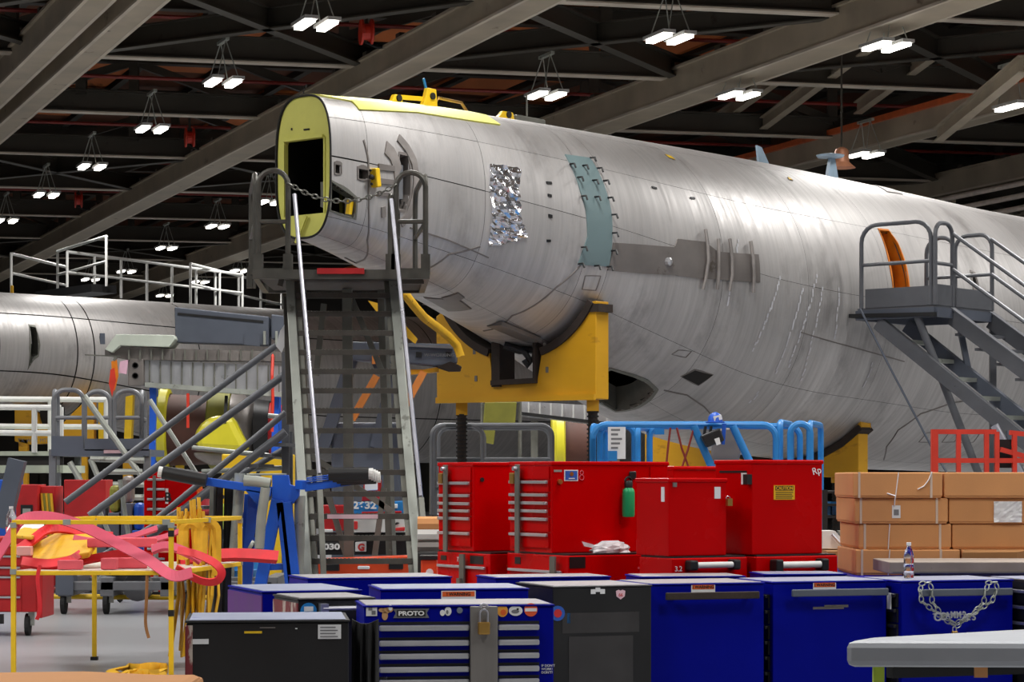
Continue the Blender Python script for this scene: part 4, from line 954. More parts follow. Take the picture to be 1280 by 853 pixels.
# ================================================================ white railed catwalk far behind, left
cw_ = thing('catwalk', 'white railed roof catwalk on a black beam above second fuselage', 'catwalk', fx(190, 64))
def rail_run(a, b, h, n, mat, parent, rad=.04, mid=.5, posts=True):
    MB().tube(a+Z*h, b+Z*h, rad).build('top_rail', mat, parent); MB().tube(a+Z*h*mid, b+Z*h*mid, rad*.85).build('mid_rail', mat, parent)
    for i in range(n+1):
        q = a+(b-a)*(i/n); MB().tube(q, q+Z*h, rad*.9).build('rail_post', mat, parent)
zc = 6.38
q = lambda x, D: fx(x, D, zc)
rail_run(q(84, 62), q(303, 69), 1.05, 7, m_white, cw_); rail_run(q(14, 62), q(84, 66), 1.0, 1, m_white, cw_); rail_run(q(72, 64), q(133, 60), 1.25, 1, m_white, cw_)
rail_run(q(238, 66), q(352, 74), 1.1, 4, m_white, cw_)
MB().bar(q(58, 62.5)-Z*.16, q(300, 69.5)-Z*.16, .9, .26).build('beam', m_black, cw_); MB().bar(q(60, 62)-Z*.1, q(130, 60.5)-Z*.02, .8, .2).build('beam', m_black, cw_)
MB().bar(q(230, 67)-Z*.16, q(420, 75)-Z*.2, .9, .3).build('beam', m_black, cw_)
for x, D in ((70, 64), (200, 67.5), (300, 70.5), (400, 75)): MB().bar(q(x, D)-Z*.2, fx(x, D), .25, .25).build('column', m_steel, cw_)
yb = thing('yellow_fitting', 'small yellow spine fitting on top of the second fuselage far left', 'bracket', at(15, 378, 56))
MB().bx(*[v for v in (at(13, 378, 56).x, at(16, 378, 56).x)], 56, 56.1, at(0, 376, 56).z, at(0, 357, 56).z).build('upright', m_ystrap, yb)
MB().path([at(-5, 373, 56), at(3, 370, 56), at(12, 372, 56), at(24, 374, 56)], .05).build('bent_tube', m_ystrap, yb)
# ================================================================ left hand docks
dk = thing('dock_platform', 'white railed grey dock platform at the far left edge', 'work stand', fx(20, 38.5))
D = 37.8; zd = at(0, 566, D).z
a, b = fx(-40, D, zd), fx(78, D, zd)
MB().bx(a.x, b.x, D, D+2, zd-.05, zd+.02).build('deck', M('pale green edge', (170, 178, 160), .5), dk); MB().bx(a.x, b.x, D+.05, D+2, zd-.32, zd-.2).build('deck_beam', MATS['pale green edge'], dk); MB().bx(a.x, b.x, D+.06, D+.1, zd-.2, zd-.05).build('deck_web', m_dark, dk)
for x in (a.x+.1, b.x-.1):
    for y in (D+.1, D+1.9): MB().bar(V((x, y, zd)), V((x, y, 0)), .1, .1).build('leg', m_grey, dk)
for dd, y1, y2, xe, posts in ((0, 509, 541, 150, (43,)), (1.9, 499, 533, 165, (63,))):
    Dd = D+dd
    for y in (y1, y2): MB().tube(at(-30, y, Dd), at(xe if 0 else min(xe, 76+dd*30), y+1, Dd), .045).build('rail', m_white, dk)
    for x in posts+(76+int(dd*30),): MB().tube(at(x, y1, Dd), fx(x, Dd, zd), .045).build('rail_post', m_white, dk)
ws = thing('work_stand', 'grey hooped stair head stand before yellow cradle at the far left', 'work stand', fx(105, 36.5))
D = 36; zd = at(0, 562, D).z
A_ = lambda x, d=0, z=zd: fx(x, D+d, z)
for xa, xb, da, db, yt in [(67, 105, .2, .2, 487), (106, 138, .2, .2, 489), (143, 177, .2, .2, 488), (72, 68, 1.4, .2, 488), (177, 181, .2, 1.4, 489)]:
    h = MB().path(hoop(A_(xa, da), A_(xb, db), at(0, yt, D).z, .18), .036, 8).build('guard_hoop', m_grey, ws, smooth=True)
    MB().tube(A_(xa, da)+Z*.48, A_(xb, db)+Z*.48, .03).build('guard_rail_bar', m_grey, h)
a, b = A_(64), A_(186); MB().bx(a.x, b.x, D, D+1.6, zd-.1, zd).build('deck', m_slate, ws)
MB().bx(a.x, A_(104).x, D, D+.03, zd, zd+.2).build('toe_board', m_slate, ws); MB().bx(A_(106).x, b.x, D, D+.03, zd-.02, zd+.16).build('toe_board', m_slate, ws)
MB().bx(A_(130).x, A_(157).x, D-.02, D, zd-.06, zd-.01).build('pink_label', MATS['pink label'], ws)
for x in (66, 184):
    for d in (.1, 1.5): MB().bar(A_(x, d), fx(x, D+d), .1, .1).build('leg', m_grey, ws)
for p_, q_ in (((113, 574), (150, 660)), ((87, 578), (135, 660)), ((105, 495), (180, 600)), ((113, 574), (180, 576)), ((130, 590), (178, 590)), ((140, 606), (180, 606)), ((150, 622), (185, 622)), ((95, 610), (80, 660))):
    MB().tube(at(*p_, D-.1), at(*q_, D-.1), .045).build('brace', m_galv, ws)
# yellow cradle of the second fuselage
yc = thing('fuselage_cradle', 'yellow cradle with white lettering strip under the second fuselage far left', 'cradle', fx(66, 54.8))
D = 54.5
slab([(18, 500), (28, 505), (46, 516), (50, 530), (78, 530), (92, 515), (106, 502), (117, 500), (117, 552), (34, 556), (18, 552)], .4, m_yellow, 'cradle_board', yc, D, bevel=.02)
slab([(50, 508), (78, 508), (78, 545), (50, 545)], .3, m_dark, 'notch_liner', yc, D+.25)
slab([(123, 499), (130, 499), (130, 552), (123, 552)], .3, m_yel2, 'side_plate', yc, D)
slab([(157, 496), (166, 494), (164, 548), (155, 550)], .3, m_yel2, 'side_plate', yc, D-.5)
for x in (30, 104, 160): MB().bar(at(x, 550, D+.1), fx(x, D+.1), .2, .2).build('post', m_yellow, yc)
text('TX WBC MTPAC', at(22, 553, D-.02), X_, Z, .12, m_inkg, yc)
# ================================================================ long grey stair seen from the side (diagonal tubes)
ss_ = thing('access_stair', 'grey tubular access stair with slanted rails left of the ladder', 'stairs', fx(250, 30.8))
D = 30.3
for (a, b, dd, r, nm) in [((82, 628), (345, 432), 0, .042, 'hand_rail'), ((112, 645), (357, 468), .1, .05, 'hand_rail'), ((195, 650), (357, 516), -.5, .04, 'stair_stringer'), ((185, 672), (357, 540), -.5, .055, 'stair_stringer'), ((120, 700), (358, 560), .5, .04, 'hand_rail'), ((200, 735), (360, 600), .5, .055, 'stair_stringer')]:
    MB().tube(at(*a, D+dd), at(*b, D+dd), r, 10).build(nm, m_stair, ss_, smooth=True)
for i in range(9):
    p = at(345-17*i, 556+13.2*i, D-.5); MB().bar(p, p+V((.1, .95, 0)), .24, .04).build('step', m_stair, ss_)
MB().bar(at(357, 440, D), fx(357, D), .09, .09).build('end_post', m_stair, ss_); MB().bar(at(362, 540, D+.8), fx(362, D+.8), .08, .08).build('end_post', m_stair, ss_)
for a, b in (((187, 500), (250, 600)), ((335, 520), (357, 522)), ((240, 560), (355, 572)), ((252, 590), (355, 585))):
    MB().tube(at(*a, D+.6), at(*b, D+.6), .032).build('brace', m_galv, ss_)
for a, b in (((125, 640), (150, 700)), ((150, 600), (165, 700)), ((195, 650), (195, 740)), ((290, 590), (290, 740))): MB().tube(at(*a, D+.4), at(*b, D+.4), .03).build('brace', m_galv, ss_)
for x in (150, 340): 
    c = fx(x, D+.3, .12); MB().lathe([(.1, -.03), (.12, 0), (.1, .03)], c, X_, 14).build('caster', m_rubber, ss_)
# ================================================================ tool cabinets and chests
def frames(O, deg):
    c, s = math.cos(math.radians(deg)), math.sin(math.radians(deg))
    A = V((c, s, 0)); N = V((s, -c, 0)); A2 = V((-s, c, 0)); N2 = V((-c, -s, 0))
    return A, N, A2, N2
def reach(O, A, px):                         # how far along A from O until image column px
    r = (px-640)/F; return (r*O.y-O.x)/(A.x-r*A.y)
def casters(t, O, A, A2, W, dp):
    for a in (.08, W-.08):
        for b in (.08, dp-.08):
            c = O+A*a+A2*b
            w_ = MB().lathe([(.045, -.02), (.06, -.014), (.06, .014), (.045, .02)], c+Z*.06, A, 12).build('caster', m_rubber, t)
            MB().bar(c+Z*.06+A*.03, c+Z*.14+A*.03, .02, .04).bar(c+Z*.06-A*.03, c+Z*.14-A*.03, .02, .04).build('fork', m_gsteel, w_)
def drawers(t, fr, a0, a1, zs, mat, hmat, hh=.022, name='drawer', proud=.012):
    for z1, z0 in zip(zs, zs[1:]):
        d = MB().fb(fr, a0, a1, z0+.006, z1-.004, 0, proud).build(name, mat, t)
        MB().fb(fr, a0+.005, a1-.005, z1-.006-hh, z1-.006, proud, proud+.02).build('drawer_handle', hmat, d, bevel=.004)
def cabinet(label, px, D, deg, pxr, dep, mb_, mt, h=.962, side=None, W=None, rim_=None, group=None, drawer=None, cat='tool cabinet', name='tool_cabinet'):
    O = fx(px, D); A, N, A2, N2 = frames(O, deg); W = W or reach(O, A, pxr)
    t = thing(name, label, cat, O+A*(W/2)+A2*(dep/2), 0, group)
    ff = (O, A, Z, N); fl = (O+Z*0, A2, Z, N2)
    MB().fb(ff, 0, W, .13, h-.014, -dep, 0).build('cabinet_body', mb_, t, bevel=.006)
    MB().fb(ff, -.006, W+.006, h-.014, h-.004, -dep-.006, .006).build('lid_edge', rim_ or mb_, t, bevel=.004)
    MB().fb(ff, .012, W-.012, h-.006, h, -dep+.012, -.012).build('lid_mat', mt, t, bevel=.003)
    if side: MB().fb(fl, .0, dep, .15, h-.03, 0, .006).build('side_panel', side, t)
    if drawer: drawers(t, fl, .04, dep-.04, [h-.08-.095*i for i in range(9)], drawer[0], drawer[1], .02)
    casters(t, O, A, A2, W, dep)
    return t, ff, fl, W
def push_handle(t, ff, a0, a1, z, mat):
    h = MB().fb(ff, a0, a1, z-.022, z+.022, .05, .075).build('push_handle', mat, t, bevel=.006)
    for a in (a0+.06, a1-.06): MB().fb(ff, a-.015, a+.015, z-.015, z+.015, 0, .05).build('handle_bracket', m_gsteel, h)
def warn_label(t, ff, a, z, w_=.155, h=.075):
    l = MB().fb(ff, a, a+w_, z-h, z, 0, .003).build('warning_label', m_paper, t)
    MB().fb(ff, a+.006, a+w_-.006, z-h*.45, z-.005, .003, .0045).build('orange_band', m_label, l)
    text('! WARNING', ff[0]+ff[1]*(a+w_/2)+Z*(z-h*.38)+ff[3]*.0045, ff[1], Z, .026, m_ink, l, align='CENTER', bold=.0006)
    for i, (x0, x1, zz) in enumerate([(.018, .04, .82), (.09, .115, .8), (.125, .14, .84)]):
        MB().fb(ff, a+x0, a+x1, z-h*zz-.008, z-h*zz+.008, .003, .0045).build('pictogram', m_ink, l)
# ---- blue and black cabinets in the foreground rows
t, ff, fl, W = cabinet('blue tool cabinet with brown stained push handle, between black and next blue cabinet', 812, 14.43, 18, 955, .56, m_blue, m_top, drawer=(m_blk, m_black), group='blue cabinets with push handles')
push_handle(t, ff, .08, W-.06, .885, m_brownpad); warn_label(t, ff, W*.36, .956)
t, ff, fl, W = cabinet('blue tool cabinet with scratched grey push handle, third from the right', 966, 14.72, 18, 1108, .56, m_blue, m_topblue, drawer=(m_blk, m_black), group='blue cabinets with push handles')
push_handle(t, ff, .10, W-.02, .89, m_slate); warn_label(t, ff, W*.35, .956)
MB().fb(ff, W*.35, W*.62, .785, .8, 0, .002).build('scratch', m_gpanel, t)
MB().fb(ff, W*.45, W*.66, .795, .81, 0, .002).build('scratch', m_gpanel, t)
for z in (.18, .2): 
    for a in (.12, .2, .33): MB().fb(ff, a, a+.03, z, z+.02, 0, .002).build('green_fleck', M('green fleck', (30, 110, 60), .6) if 'green fleck' not in MATS else MATS['green fleck'], t)
t, ff, fl, W = cabinet('blue tool cabinet with steel chain and cut letters hung on its handle', 1127, 14.85, 18, 1266, .56, m_blue, m_topblue, drawer=(m_blk, m_black), group='blue cabinets with push handles')
CB = (t, ff, W); push_handle(t, ff, .09, W-.04, .885, m_slate)
MB().fb(fl, .08, .13, .78, .88, .03, .035).build('white_sticker', m_paper, t)
t, ff, fl, W = cabinet('black tool cabinet with chrome drawer edges at the right picture edge', 1297, 14.9, 18, 1500, .62, m_blk, m_topblue, W=.75)
drawers(t, fl, .03, .58, [.90-.10*i for i in range(8)], m_blk, m_chrome, .02)
t, ff, fl, W = cabinet('black tool cabinet with small 66 shield sticker on its worn front', 691, 14.1, 20, 812, .62, m_blk, m_top, W=.63)
MB().fb(ff, .10, W-.12, .30, .66, 0, .003).build('worn_patch', M('worn charcoal', (52, 50, 50), .5, var=.2), t)
MB().fb(ff, .06, .55, .68, .80, 0, .002).build('worn_patch', MATS['worn charcoal'], t)
s_ = MB().prism([ff[0]+ff[1]*(W-.20+x)+Z*(.905+z)+ff[3]*.001 for x, z in [(-.03, .02), (-.012, .028), (0, .022), (.012, .028), (.03, .02), (.026, -.012), (0, -.03), (-.026, -.012)]], ff[3]*.003).build('shield_sticker', M('pale pink sticker', (230, 190, 200), .5), t)
text('66', ff[0]+ff[1]*(W-.20)+Z*.893+ff[3]*.0045, ff[1], Z, .028, m_inkr, s_, align='CENTER')
mb = MB()
for x, z in [(.24, .95), (.27, .962), (.30, .95)]: mb.fb(ff, x, x+.03, z-.04, z-.012, 0, .003)
mb.build('white_emblem', m_paper, t)
MB().lathe([(.045, 0), (.045, .004)], ff[0]+ff[1]*.03+Z*.80+ff[3]*.0, ff[3], 16).build('round_sticker', m_inkb, t); MB().lathe([(.025, .0), (.025, .006)], ff[0]+ff[1]*.03+Z*.80, ff[3], 12).build('round_sticker', m_inkr, t)
MB().fb(ff, .09, .11, .74, .8, 0, .002).build('cyan_chip', m_sky, t)
t, ff, fl, W = cabinet('blue tool cabinet behind the drawer chest, orange warning label on its front', 476, 13.75, 10, 640, .6, m_blue, m_topblue, W=.86)
warn_label(t, ff, .35, .947, .2, .075)
cabinet('blue lidded cabinet with purple scraped lid beyond the purple one', 385, 15.25, 18, 600, .55, m_blue, m_top, W=.95, rim_=m_blue)
cabinet('blue lidded cabinet in second row behind black cabinet, below red chests', 620, 15.35, 18, 790, .42, m_blue, m_top, W=.78)
cabinet('blue lidded cabinet in second row below the third red chest', 800, 15.5, 10, 935, .42, m_blue, m_top, W=.70)
cabinet('blue lidded cabinet in second row below red chest with caution label', 955, 15.9, 8, 1060, .40, m_blue, m_topblue, W=.56)
t, ff, fl, W = cabinet('tool cabinet with scraped purple side at the left of the row', 328, 13.5, 20, 600, .82, m_blue, m_topblue, side=m_purple, W=.58)
t, ff, fl, W = cabinet('black fronted tool cabinet with peeling maroon side and chrome handle', 373, 12.7, 20, 470, .52, m_blk, m_top, side=m_maroon, W=.42)
h_ = MB().tube(ff[0]+ff[1]*.12+Z*.905+ff[3]*.05, ff[0]+ff[1]*.40+Z*.905+ff[3]*.05, .012, 8).build('chrome_handle', m_chrome, t)
for a in (.13, .39): MB().fb(ff, a-.02, a+.02, .88, .93, 0, .06).build('handle_bracket', m_chrome, h_)
st_ = MB().prism([ff[0]+ff[1]*(.055+.045*math.cos(q))+Z*(.89+.045*math.sin(q))+ff[3]*.001 for q in [math.pi*k/10 for k in range(-1, 12)]], ff[3]*.003).build('round_top_sticker', m_sky, t)
MB().fb(ff, .015, .095, .865, .88, .004, .006).build('green_strip', m_lime, st_); MB().fb(ff, .03, .08, .89, .915, .004, .006).build('pale_print', m_paper, st_)
for x, mt in ((.33, m_label), (.37, m_inkr), (.35, m_paper)): MB().fb(ff, x, x+.02, .85-.04*(mt is m_inkr), .9, .03, .05).build('tag', mt, t)
# ---- the near blue chest with drawers
O = fx(455, 12.0); t, ff, fl, W = cabinet('near blue drawer chest with stickers and a grey steel lock bar', 455, 12.0, 8, 692, .52, m_blue, m_top, h=.962, cat='tool cabinet', name='drawer_chest')
NC = (t, ff, W)
zz = lambda y: CZ+(HOR-y)/F*12.02
xs_ = lambda px: reach(ff[0], ff[1], px)
edges = [zz(y) for y in (781, 800, 816.5, 833, 849, 866)]+[.3, .2]
MB().fb(ff, xs_(473), xs_(674), .16, zz(778), .0, .003).build('drawer_bay', m_black, t)
for z1, z0 in zip(edges, edges[1:]):
    for a0, a1 in ((xs_(473.5), xs_(586)), (xs_(622), xs_(673.5))):
        d = MB().fb(ff, a0, a1, z0+.012, z1-.004, 0, .012).build('drawer', m_blue, t)
        MB().fb(ff, a0, a1, z1-.033, z1-.004, .012, .03).build('drawer_handle', m_alu2, d, bevel=.008)
lk = MB().fb(ff, xs_(587), xs_(621), .15, .952, .012, .042).build('lock_bar', M('brushed grey bar', (132, 128, 124), .45, .4, var=.1, scale=14, stretch=(1, 1, .1)), t, bevel=.004)
def spot(px, py, w_, h, mat, name='sticker', c=.003, shape='box', par=None):
    a = xs_(px); z = zz(py)
    if shape == 'box': return MB().fb(ff, a-w_/2, a+w_/2, z-h/2, z+h/2, 0, c).build(name, mat, par or t)
    pts_ = [ff[0]+ff[1]*(a+w_/2*math.cos(q))+Z*(z+h/2*math.sin(q)) for q in [2*math.pi*k/18 for k in range(18)]]
    return MB().prism(pts_, ff[3]*c).build(name, mat, par or t)
q = spot(464.5, 764, .055, .05, m_paper); spot(463, 760, .02, .025, m_inkg, 'print', .004, par=q); spot(467, 766, .02, .02, m_inkg, 'print', .004, par=q)
for x, y, w_, h in [(482, 764, .04, .03), (481, 770, .03, .045), (487, 762, .035, .03), (477, 763, .03, .02)]: spot(x, y, w_, h, M('tan sticker', (206, 160, 110), .5) if 'tan sticker' not in MATS else MATS['tan sticker'], 'sticker', .003, 'disc')
spot(488, 760, .02, .03, m_paper, 'sticker', .004, 'disc')
bp_ = MB().prism([ff[0]+ff[1]*(xs_(514)+x)+Z*(zz(767)+z) for x, z in [(-.09, .022), (.09, .022), (.078, 0), (.09, -.024), (-.09, -.024), (-.078, 0)]], ff[3]*.004).build('maker_plate', m_grey, t)
MB().fb(ff, xs_(514)-.072, xs_(514)+.072, zz(767)-.017, zz(767)+.016, .004, .005).build('plate_field', m_blk, bp_)
text('PROTO', ff[0]+ff[1]*xs_(514)+Z*(zz(767)-.011)+ff[3]*.0052, ff[1], Z, .03, m_inkw, bp_, align='CENTER', bold=.0012, sx=1.3)
spot(553, 767, .025, .03, m_paper, 'sticker', .003, 'disc'); spot(560, 765, .035, .045, m_paper, 'sticker', .003, 'disc'); spot(559, 766, .012, .02, m_inkg, 'print', .005, 'disc')
spot(574.5, 764, .03, .03, M('steel rivet', (140, 150, 165), .3, .6), 'lock', .006, 'disc')
a = spot(628, 765, .055, .062, M('sunburst orange', (226, 160, 60), .5), 'sticker', .003, 'disc'); spot(629, 767, .03, .03, m_label, 'print', .004, 'disc', a)
a = spot(644.5, 765, .07, .052, m_paper, 'sticker', .003, 'disc'); spot(644, 766, .04, .02, m_inkg, 'print', .004, 'disc', a); spot(647, 763, .012, .01, m_ink, 'print', .005, 'disc', a)
a = spot(663.5, 764, .068, .068, M('round orange', (214, 84, 44), .5), 'sticker', .003, 'disc'); spot(663.5, 764, .06, .016, m_paper, 'print', .004, 'box', a)
tx = text('IF DON\'T\nWORK!\nDON\'T!', ff[0]+ff[1]*xs_(676.5)+Z*zz(836)+ff[3]*.003, ff[1], Z, .017, m_inkw, t)
spot(479, 848, .04, .02, m_paper)
# padlock on the lock bar
c = ff[0]+ff[1]*xs_(603)+ff[3]*.045; zl = zz(785)
pl = thing('padlock', 'brass padlock hanging on the grey lock bar of the near chest', 'padlock', c+Z*(zl-.03))
fr_ = (c, ff[1], Z, ff[3])
MB().fb(fr_, -.03, .03, zl-.035, zl+.028, 0, .025).build('lock_body', m_brass, pl, bevel=.006)
cc = c+ff[3]*.012
MB().path([cc-ff[1]*.02+Z*(zl+.02), cc-ff[1]*.02+Z*(zl+.07)]+arc(cc+Z*(zl+.07), -ff[1], Z, .02, 0, 180, 8)[1:]+[cc+ff[1]*.02+Z*(zl+.02)], .005, 8).build('shackle', m_chrome, pl, smooth=True)
MB().path(arc(c+ff[3]*.02+Z*(zl+.1), ff[1], Z, .018, 0, 180, 8), .007, 8).build('hasp_staple', m_chrome, lk)
# ---- worn black chest at the left with a black cloth beside it
t, ff, fl, W = cabinet('worn black chest with pale taped label at the bottom left, nearest the cart', 233, 10.85, 6, 436, .6, m_blk, m_topblue, h=.955, side=m_maroon, name='drawer_chest')
MB().fb(ff, .0, .028, .15, .93, 0, .004).build('corner_strip', m_maroon, t)
p_ = MB().fb(ff, .008, .10, .845, .868, 0, .003).build('white_tape', m_paper, t)
p_ = MB().fb(ff, W-.14, W-.035, .865, .93, 0, .003).build('torn_label', m_paper, t)
for i in range(4): MB().fb(ff, W-.13, W-.05-.01*(i % 2), .873+.014*i, .878+.014*i, .003, .004).build('print', m_inkg, p_)
MB().fb(ff, .26, .34, .892, .902, 0, .003).build('yellow_fleck', m_yel2, t); MB().fb(ff, .33, .40, .915, .92, 0, .003).build('pale_scratch', m_gpanel, t)
MB().fb(ff, .49, .5, .91, .915, 0, .003).build('pale_scratch', m_paper, t)
mb = MB(); n = 30
rows = []
for j in range(10):
    v = j/9; z = .93-v*.75; row = []
    for i in range(n):
        u = i/(n-1); bulge = .03*math.sin(u*22+2*v)*(.4+.6*v)+.05*math.sin(u*math.pi)*(1-.3*v)
        row.append(V((fx(436, 11.3).x+(.012+.125*u)*(1+.05*v), 11.34-bulge-.04*v, z-.02*math.sin(u*math.pi)*(1-v))))
    rows.append(row)
vs = [p for r in rows for p in r]; m_ = MB().add(vs+[p+V((0, .03, 0)) for p in vs], [(j*n+i, j*n+i+1, (j+1)*n+i+1, (j+1)*n+i) for j in range(9) for i in range(n-1)]+[(300+j*n+i, 300+(j+1)*n+i, 300+(j+1)*n+i+1, 300+j*n+i+1) for j in range(9) for i in range(n-1)]+[(i, 300+i, 300+i+1, i+1) for i in range(n-1)])
setp(m_.build('hung_cloth', m_cloth, smooth=True), 'black cloth hanging in folds between worn black chest and near blue chest', 'cloth')
# ---- chain with cut-out letters on the blue cabinet
t, ff, W = CB
g = lambda px, py, c=.09: hit(px, py, ff[0]+ff[3]*c, ff[3])
cl = thing('chain', 'steel chain looped over the blue cabinet handle with cut metal letters', 'chain', g(1192, 790))
for k in range(2):
    chain([g(1150+k*15, 738), g(1152+k*13, 752), g(1172+k*4, 768), g(1193, 783-k*4)], .0042, .048, m_galv, cl, 'chain_strand')
    chain([g(1245-k*14, 740), g(1240-k*10, 752), g(1217, 767), g(1195, 784-k*4)], .0042, .048, m_galv, cl, 'chain_strand')
chain([g(1150, 740, .1), g(1152, 730, .085), g(1161, 728, .085), g(1165, 738, .1)], .0042, .045, m_galv, cl, 'chain_strand')
chain([g(1233, 738, .1), g(1235, 729, .085), g(1244, 728, .085), g(1247, 737, .1)], .0042, .045, m_galv, cl, 'chain_strand')
for tx_, px, py, sz, sx_ in [('O', 1167, 776.5, .072, 1), ('C', 1175, 775.5, .066, .9), ('A', 1181.5, 773.5, .055, .9), ('M', 1188, 773, .058, .8), ('M', 1195, 773, .058, .8), ('2', 1203, 772.5, .055, .9), ('2', 1207, 775, .045, .9), ('.', 1211, 775.5, .05, 1), ('5', 1215, 775.5, .055, .95)]:
    text(tx_, g(px, py, .125), ff[1], Z, sz, m_alu2, cl, 'cut_letter', ext=.005, bold=.0012, sx=sx_)
MB().tube(g(1166, 768, .118), g(1220, 768.5, .118), .003, 5).build('letter_wire', m_galv, cl)
c = g(1193, 790, .09); lo_ = thing('padlock', 'small brass padlock at the lowest link of the chain', 'padlock', c)
MB().path([c-ff[1]*.012, c-ff[1]*.012+Z*.02]+arc(c+Z*.02, -ff[1], Z, .012, 0, 180, 6)[1:]+[c+ff[1]*.012], .004, 6).build('shackle', m_chrome, lo_)
MB().fb((c, ff[1], Z, ff[3]), -.02, .02, -.05, .004, -.01, .01).build('lock_body', m_brass, lo_, bevel=.004)
# ---- red tool chests: chest on roller cabinet, drawers on the left face, long side to the right
def red_chest(label, px, D, pxl, pxr, ytop, ysplit, W=None, dep=None, ys=(), bar=None, base=True, fwd=.0, basew=None, based=None, group='red tool chests'):
    O = fx(px, D); A, N, A2, N2 = frames(O, 30)
    W = W or reach(O, A, pxr); dp = dep or reach(O, A2, pxl)
    zt = CZ+(HOR-ytop)/F*D; zs = CZ+(HOR-ysplit)/F*D
    t = thing('red_tool_chest', label, 'tool chest', O+A*(W/2)+A2*(dp/2), 0, group)
    fr = (O, A, Z, N); fl = (O, A2, Z, N2)
    MB().fb(fr, 0, W, zs, zt-.012, -dp, 0).build('chest_body', m_red, t, bevel=.008)
    MB().fb(fr, -.008, W+.008, zt-.03, zt, -dp-.008, .008).build('lid', m_red, t, bevel=.008)
    zc_ = lambda y: CZ+(HOR-y)/F*(D+dp*.43)
    if ys:
        e = [zc_(y-3) for y in ys]+[zs+.03]; e = [zt-.035]+e
        d = MB().fb(fl, .03, dp-.03, e[1]+.006, e[0]-.004, 0, .01).build('top_tray_front', m_red, t)
        drawers(t, fl, .03, dp-.03, e[1:], m_red, m_alu2, .022)
    if bar:
        a = reach(O, A2, bar); b = MB().fb(fl, a-.03, a+.03, zs-.01, zt-.02, .036, .05).build('lock_bar', m_gsteel, t, bevel=.004)
        MB().lathe([(.016, 0), (.016, .05)], O+A2*a+N2*.03+Z*(zt-.05), N2, 10).build('lock_staple', m_chrome, b)
        MB().fb(fl, a+.04, a+.1, zt-.16, zt-.08, .03, .055).build('padlock_body', m_brass, b, bevel=.006)
    Wb = basew or W; f_ = fwd
    if base:
        Ob = O+N*f_+N2*.0; db = (based or dp)
        frb = (Ob, A, Z, N); flb = (Ob, A2, Z, N2)
        MB().fb(frb, 0, Wb, .13, zs-.012, -db, 0).build('roller_cabinet', m_red, t, bevel=.008)
        MB().fb(frb, .01, Wb-.01, zs-.012, zs-.001, -db+.01, -.01).build('top_mat', m_black, t)
        casters(t, Ob, A, A2, Wb, db)
        return t, fr, fl, frb, flb, zt, zs, W, dp, Wb, db
    casters(t, O, A, A2, W, dp)
    return t, fr, fl, fr, fl, zt, zs, W, dp, W, dp
t, fr, fl, frb, flb, zt, zs, W, dp, Wb, db = red_chest('leftmost red tool chest with drawers, right beside the ladder foot', 592, 17.8, 548, 0, 578, 690, W=.62, ys=(604.5, 620, 630, 639, 648.6, 667), bar=563, fwd=.25, based=.82, basew=.66)
drawers(t, flb, .04, db-.04, [zs-.10, zs-.30, zs-.5, zs-.7], m_red, m_alu2, .02)
a = .36; b_ = MB().fb(flb, a-.035, a+.035, .2, zs-.02, .03, .045).build('lock_bar', m_gsteel, t); MB().fb(flb, a-.02, a+.03, zs-.26, zs-.2, .045, .07).build('lock_box', m_gsteel, b_)
MB().fb(flb, .1, .3, zs-.09, zs-.03, .0, .004).build('name_plate', m_blk, t); MB().fb(flb, db-.15, db-.06, zs-.075, zs-.04, .0, .004).build('name_plate', m_blk, t)
text('77-', flb[0]+flb[1]*.5+Z*(zs-.08)+flb[3]*.004, -flb[1], Z, .05, m_inkw, t)
MB().lathe([(.012, 0), (.012, .01)], frb[0]+frb[1]*.15+Z*(zs-.1)+frb[3]*0, frb[3], 10).build('keyhole', m_brass, t)
MB().lathe([(.016, 0), (.016, .01)], fr[0]+fr[1]*.07+Z*(zt-.13), fr[3], 10).build('keyhole', m_black, t)
t, fr, fl, frb, flb, zt, zs, W, dp, Wb, db = red_chest('large red tool chest with drawers and blue sticker, green bottle at its side', 690, 17.0, 637, 835, 577, 692, ys=(603, 619, 629, 639, 649, 668.5), bar=653, fwd=.22, based=.86, basew=.95)
R2 = (fr, frb, zt, zs, W)
drawers(t, flb, .06, db-.05, [zs-.115, zs-.30, zs-.5, zs-.7], m_red, m_alu2, .02)
a = .14; b_ = MB().fb(flb, a-.035, a+.035, .2, zs-.02, .035, .05).build('lock_bar', m_gsteel, t); MB().fb(flb, a-.02, a+.06, zs-.2, zs-.14, .05, .075).build('padlock_body', m_brass, b_)
MB().fb(frb, .01, .14, zs-.10, zs-.02, 0, .004).build('name_plate', m_blk, t); MB().fb(flb, db-.2, db-.12, zs-.09, zs-.04, .0, .004).build('name_plate', m_blk, t)
MB().fb(frb, .01, .15, zs-.155, zs-.145, 0, .02).build('trim_strip', m_alu2, t)
s_ = MB().fb(fr, .10, .215, zt-.14, zt-.06, 0, .003).build('sticker', m_paper, t); MB().fb(fr, .108, .207, zt-.132, zt-.068, .003, .005).build('blue_field', m_inkb, s_)
MB().lathe([(.016, .004), (.016, .007)], fr[0]+fr[1]*.16+Z*(zt-.09), fr[3], 10).build('print', m_brass, s_); MB().fb(fr, .135, .185, zt-.125, zt-.118, .005, .007).build('print', m_paper, s_)
MB().fb(fr, .015, .08, zt-.075, zt-.06, 0, .003).build('oval_badge', m_galv, t); MB().lathe([(.018, 0), (.018, .02)], fr[0]+fr[1]*.06+Z*(zt-.145), fr[3], 10).build('key_lock', m_brass, t)
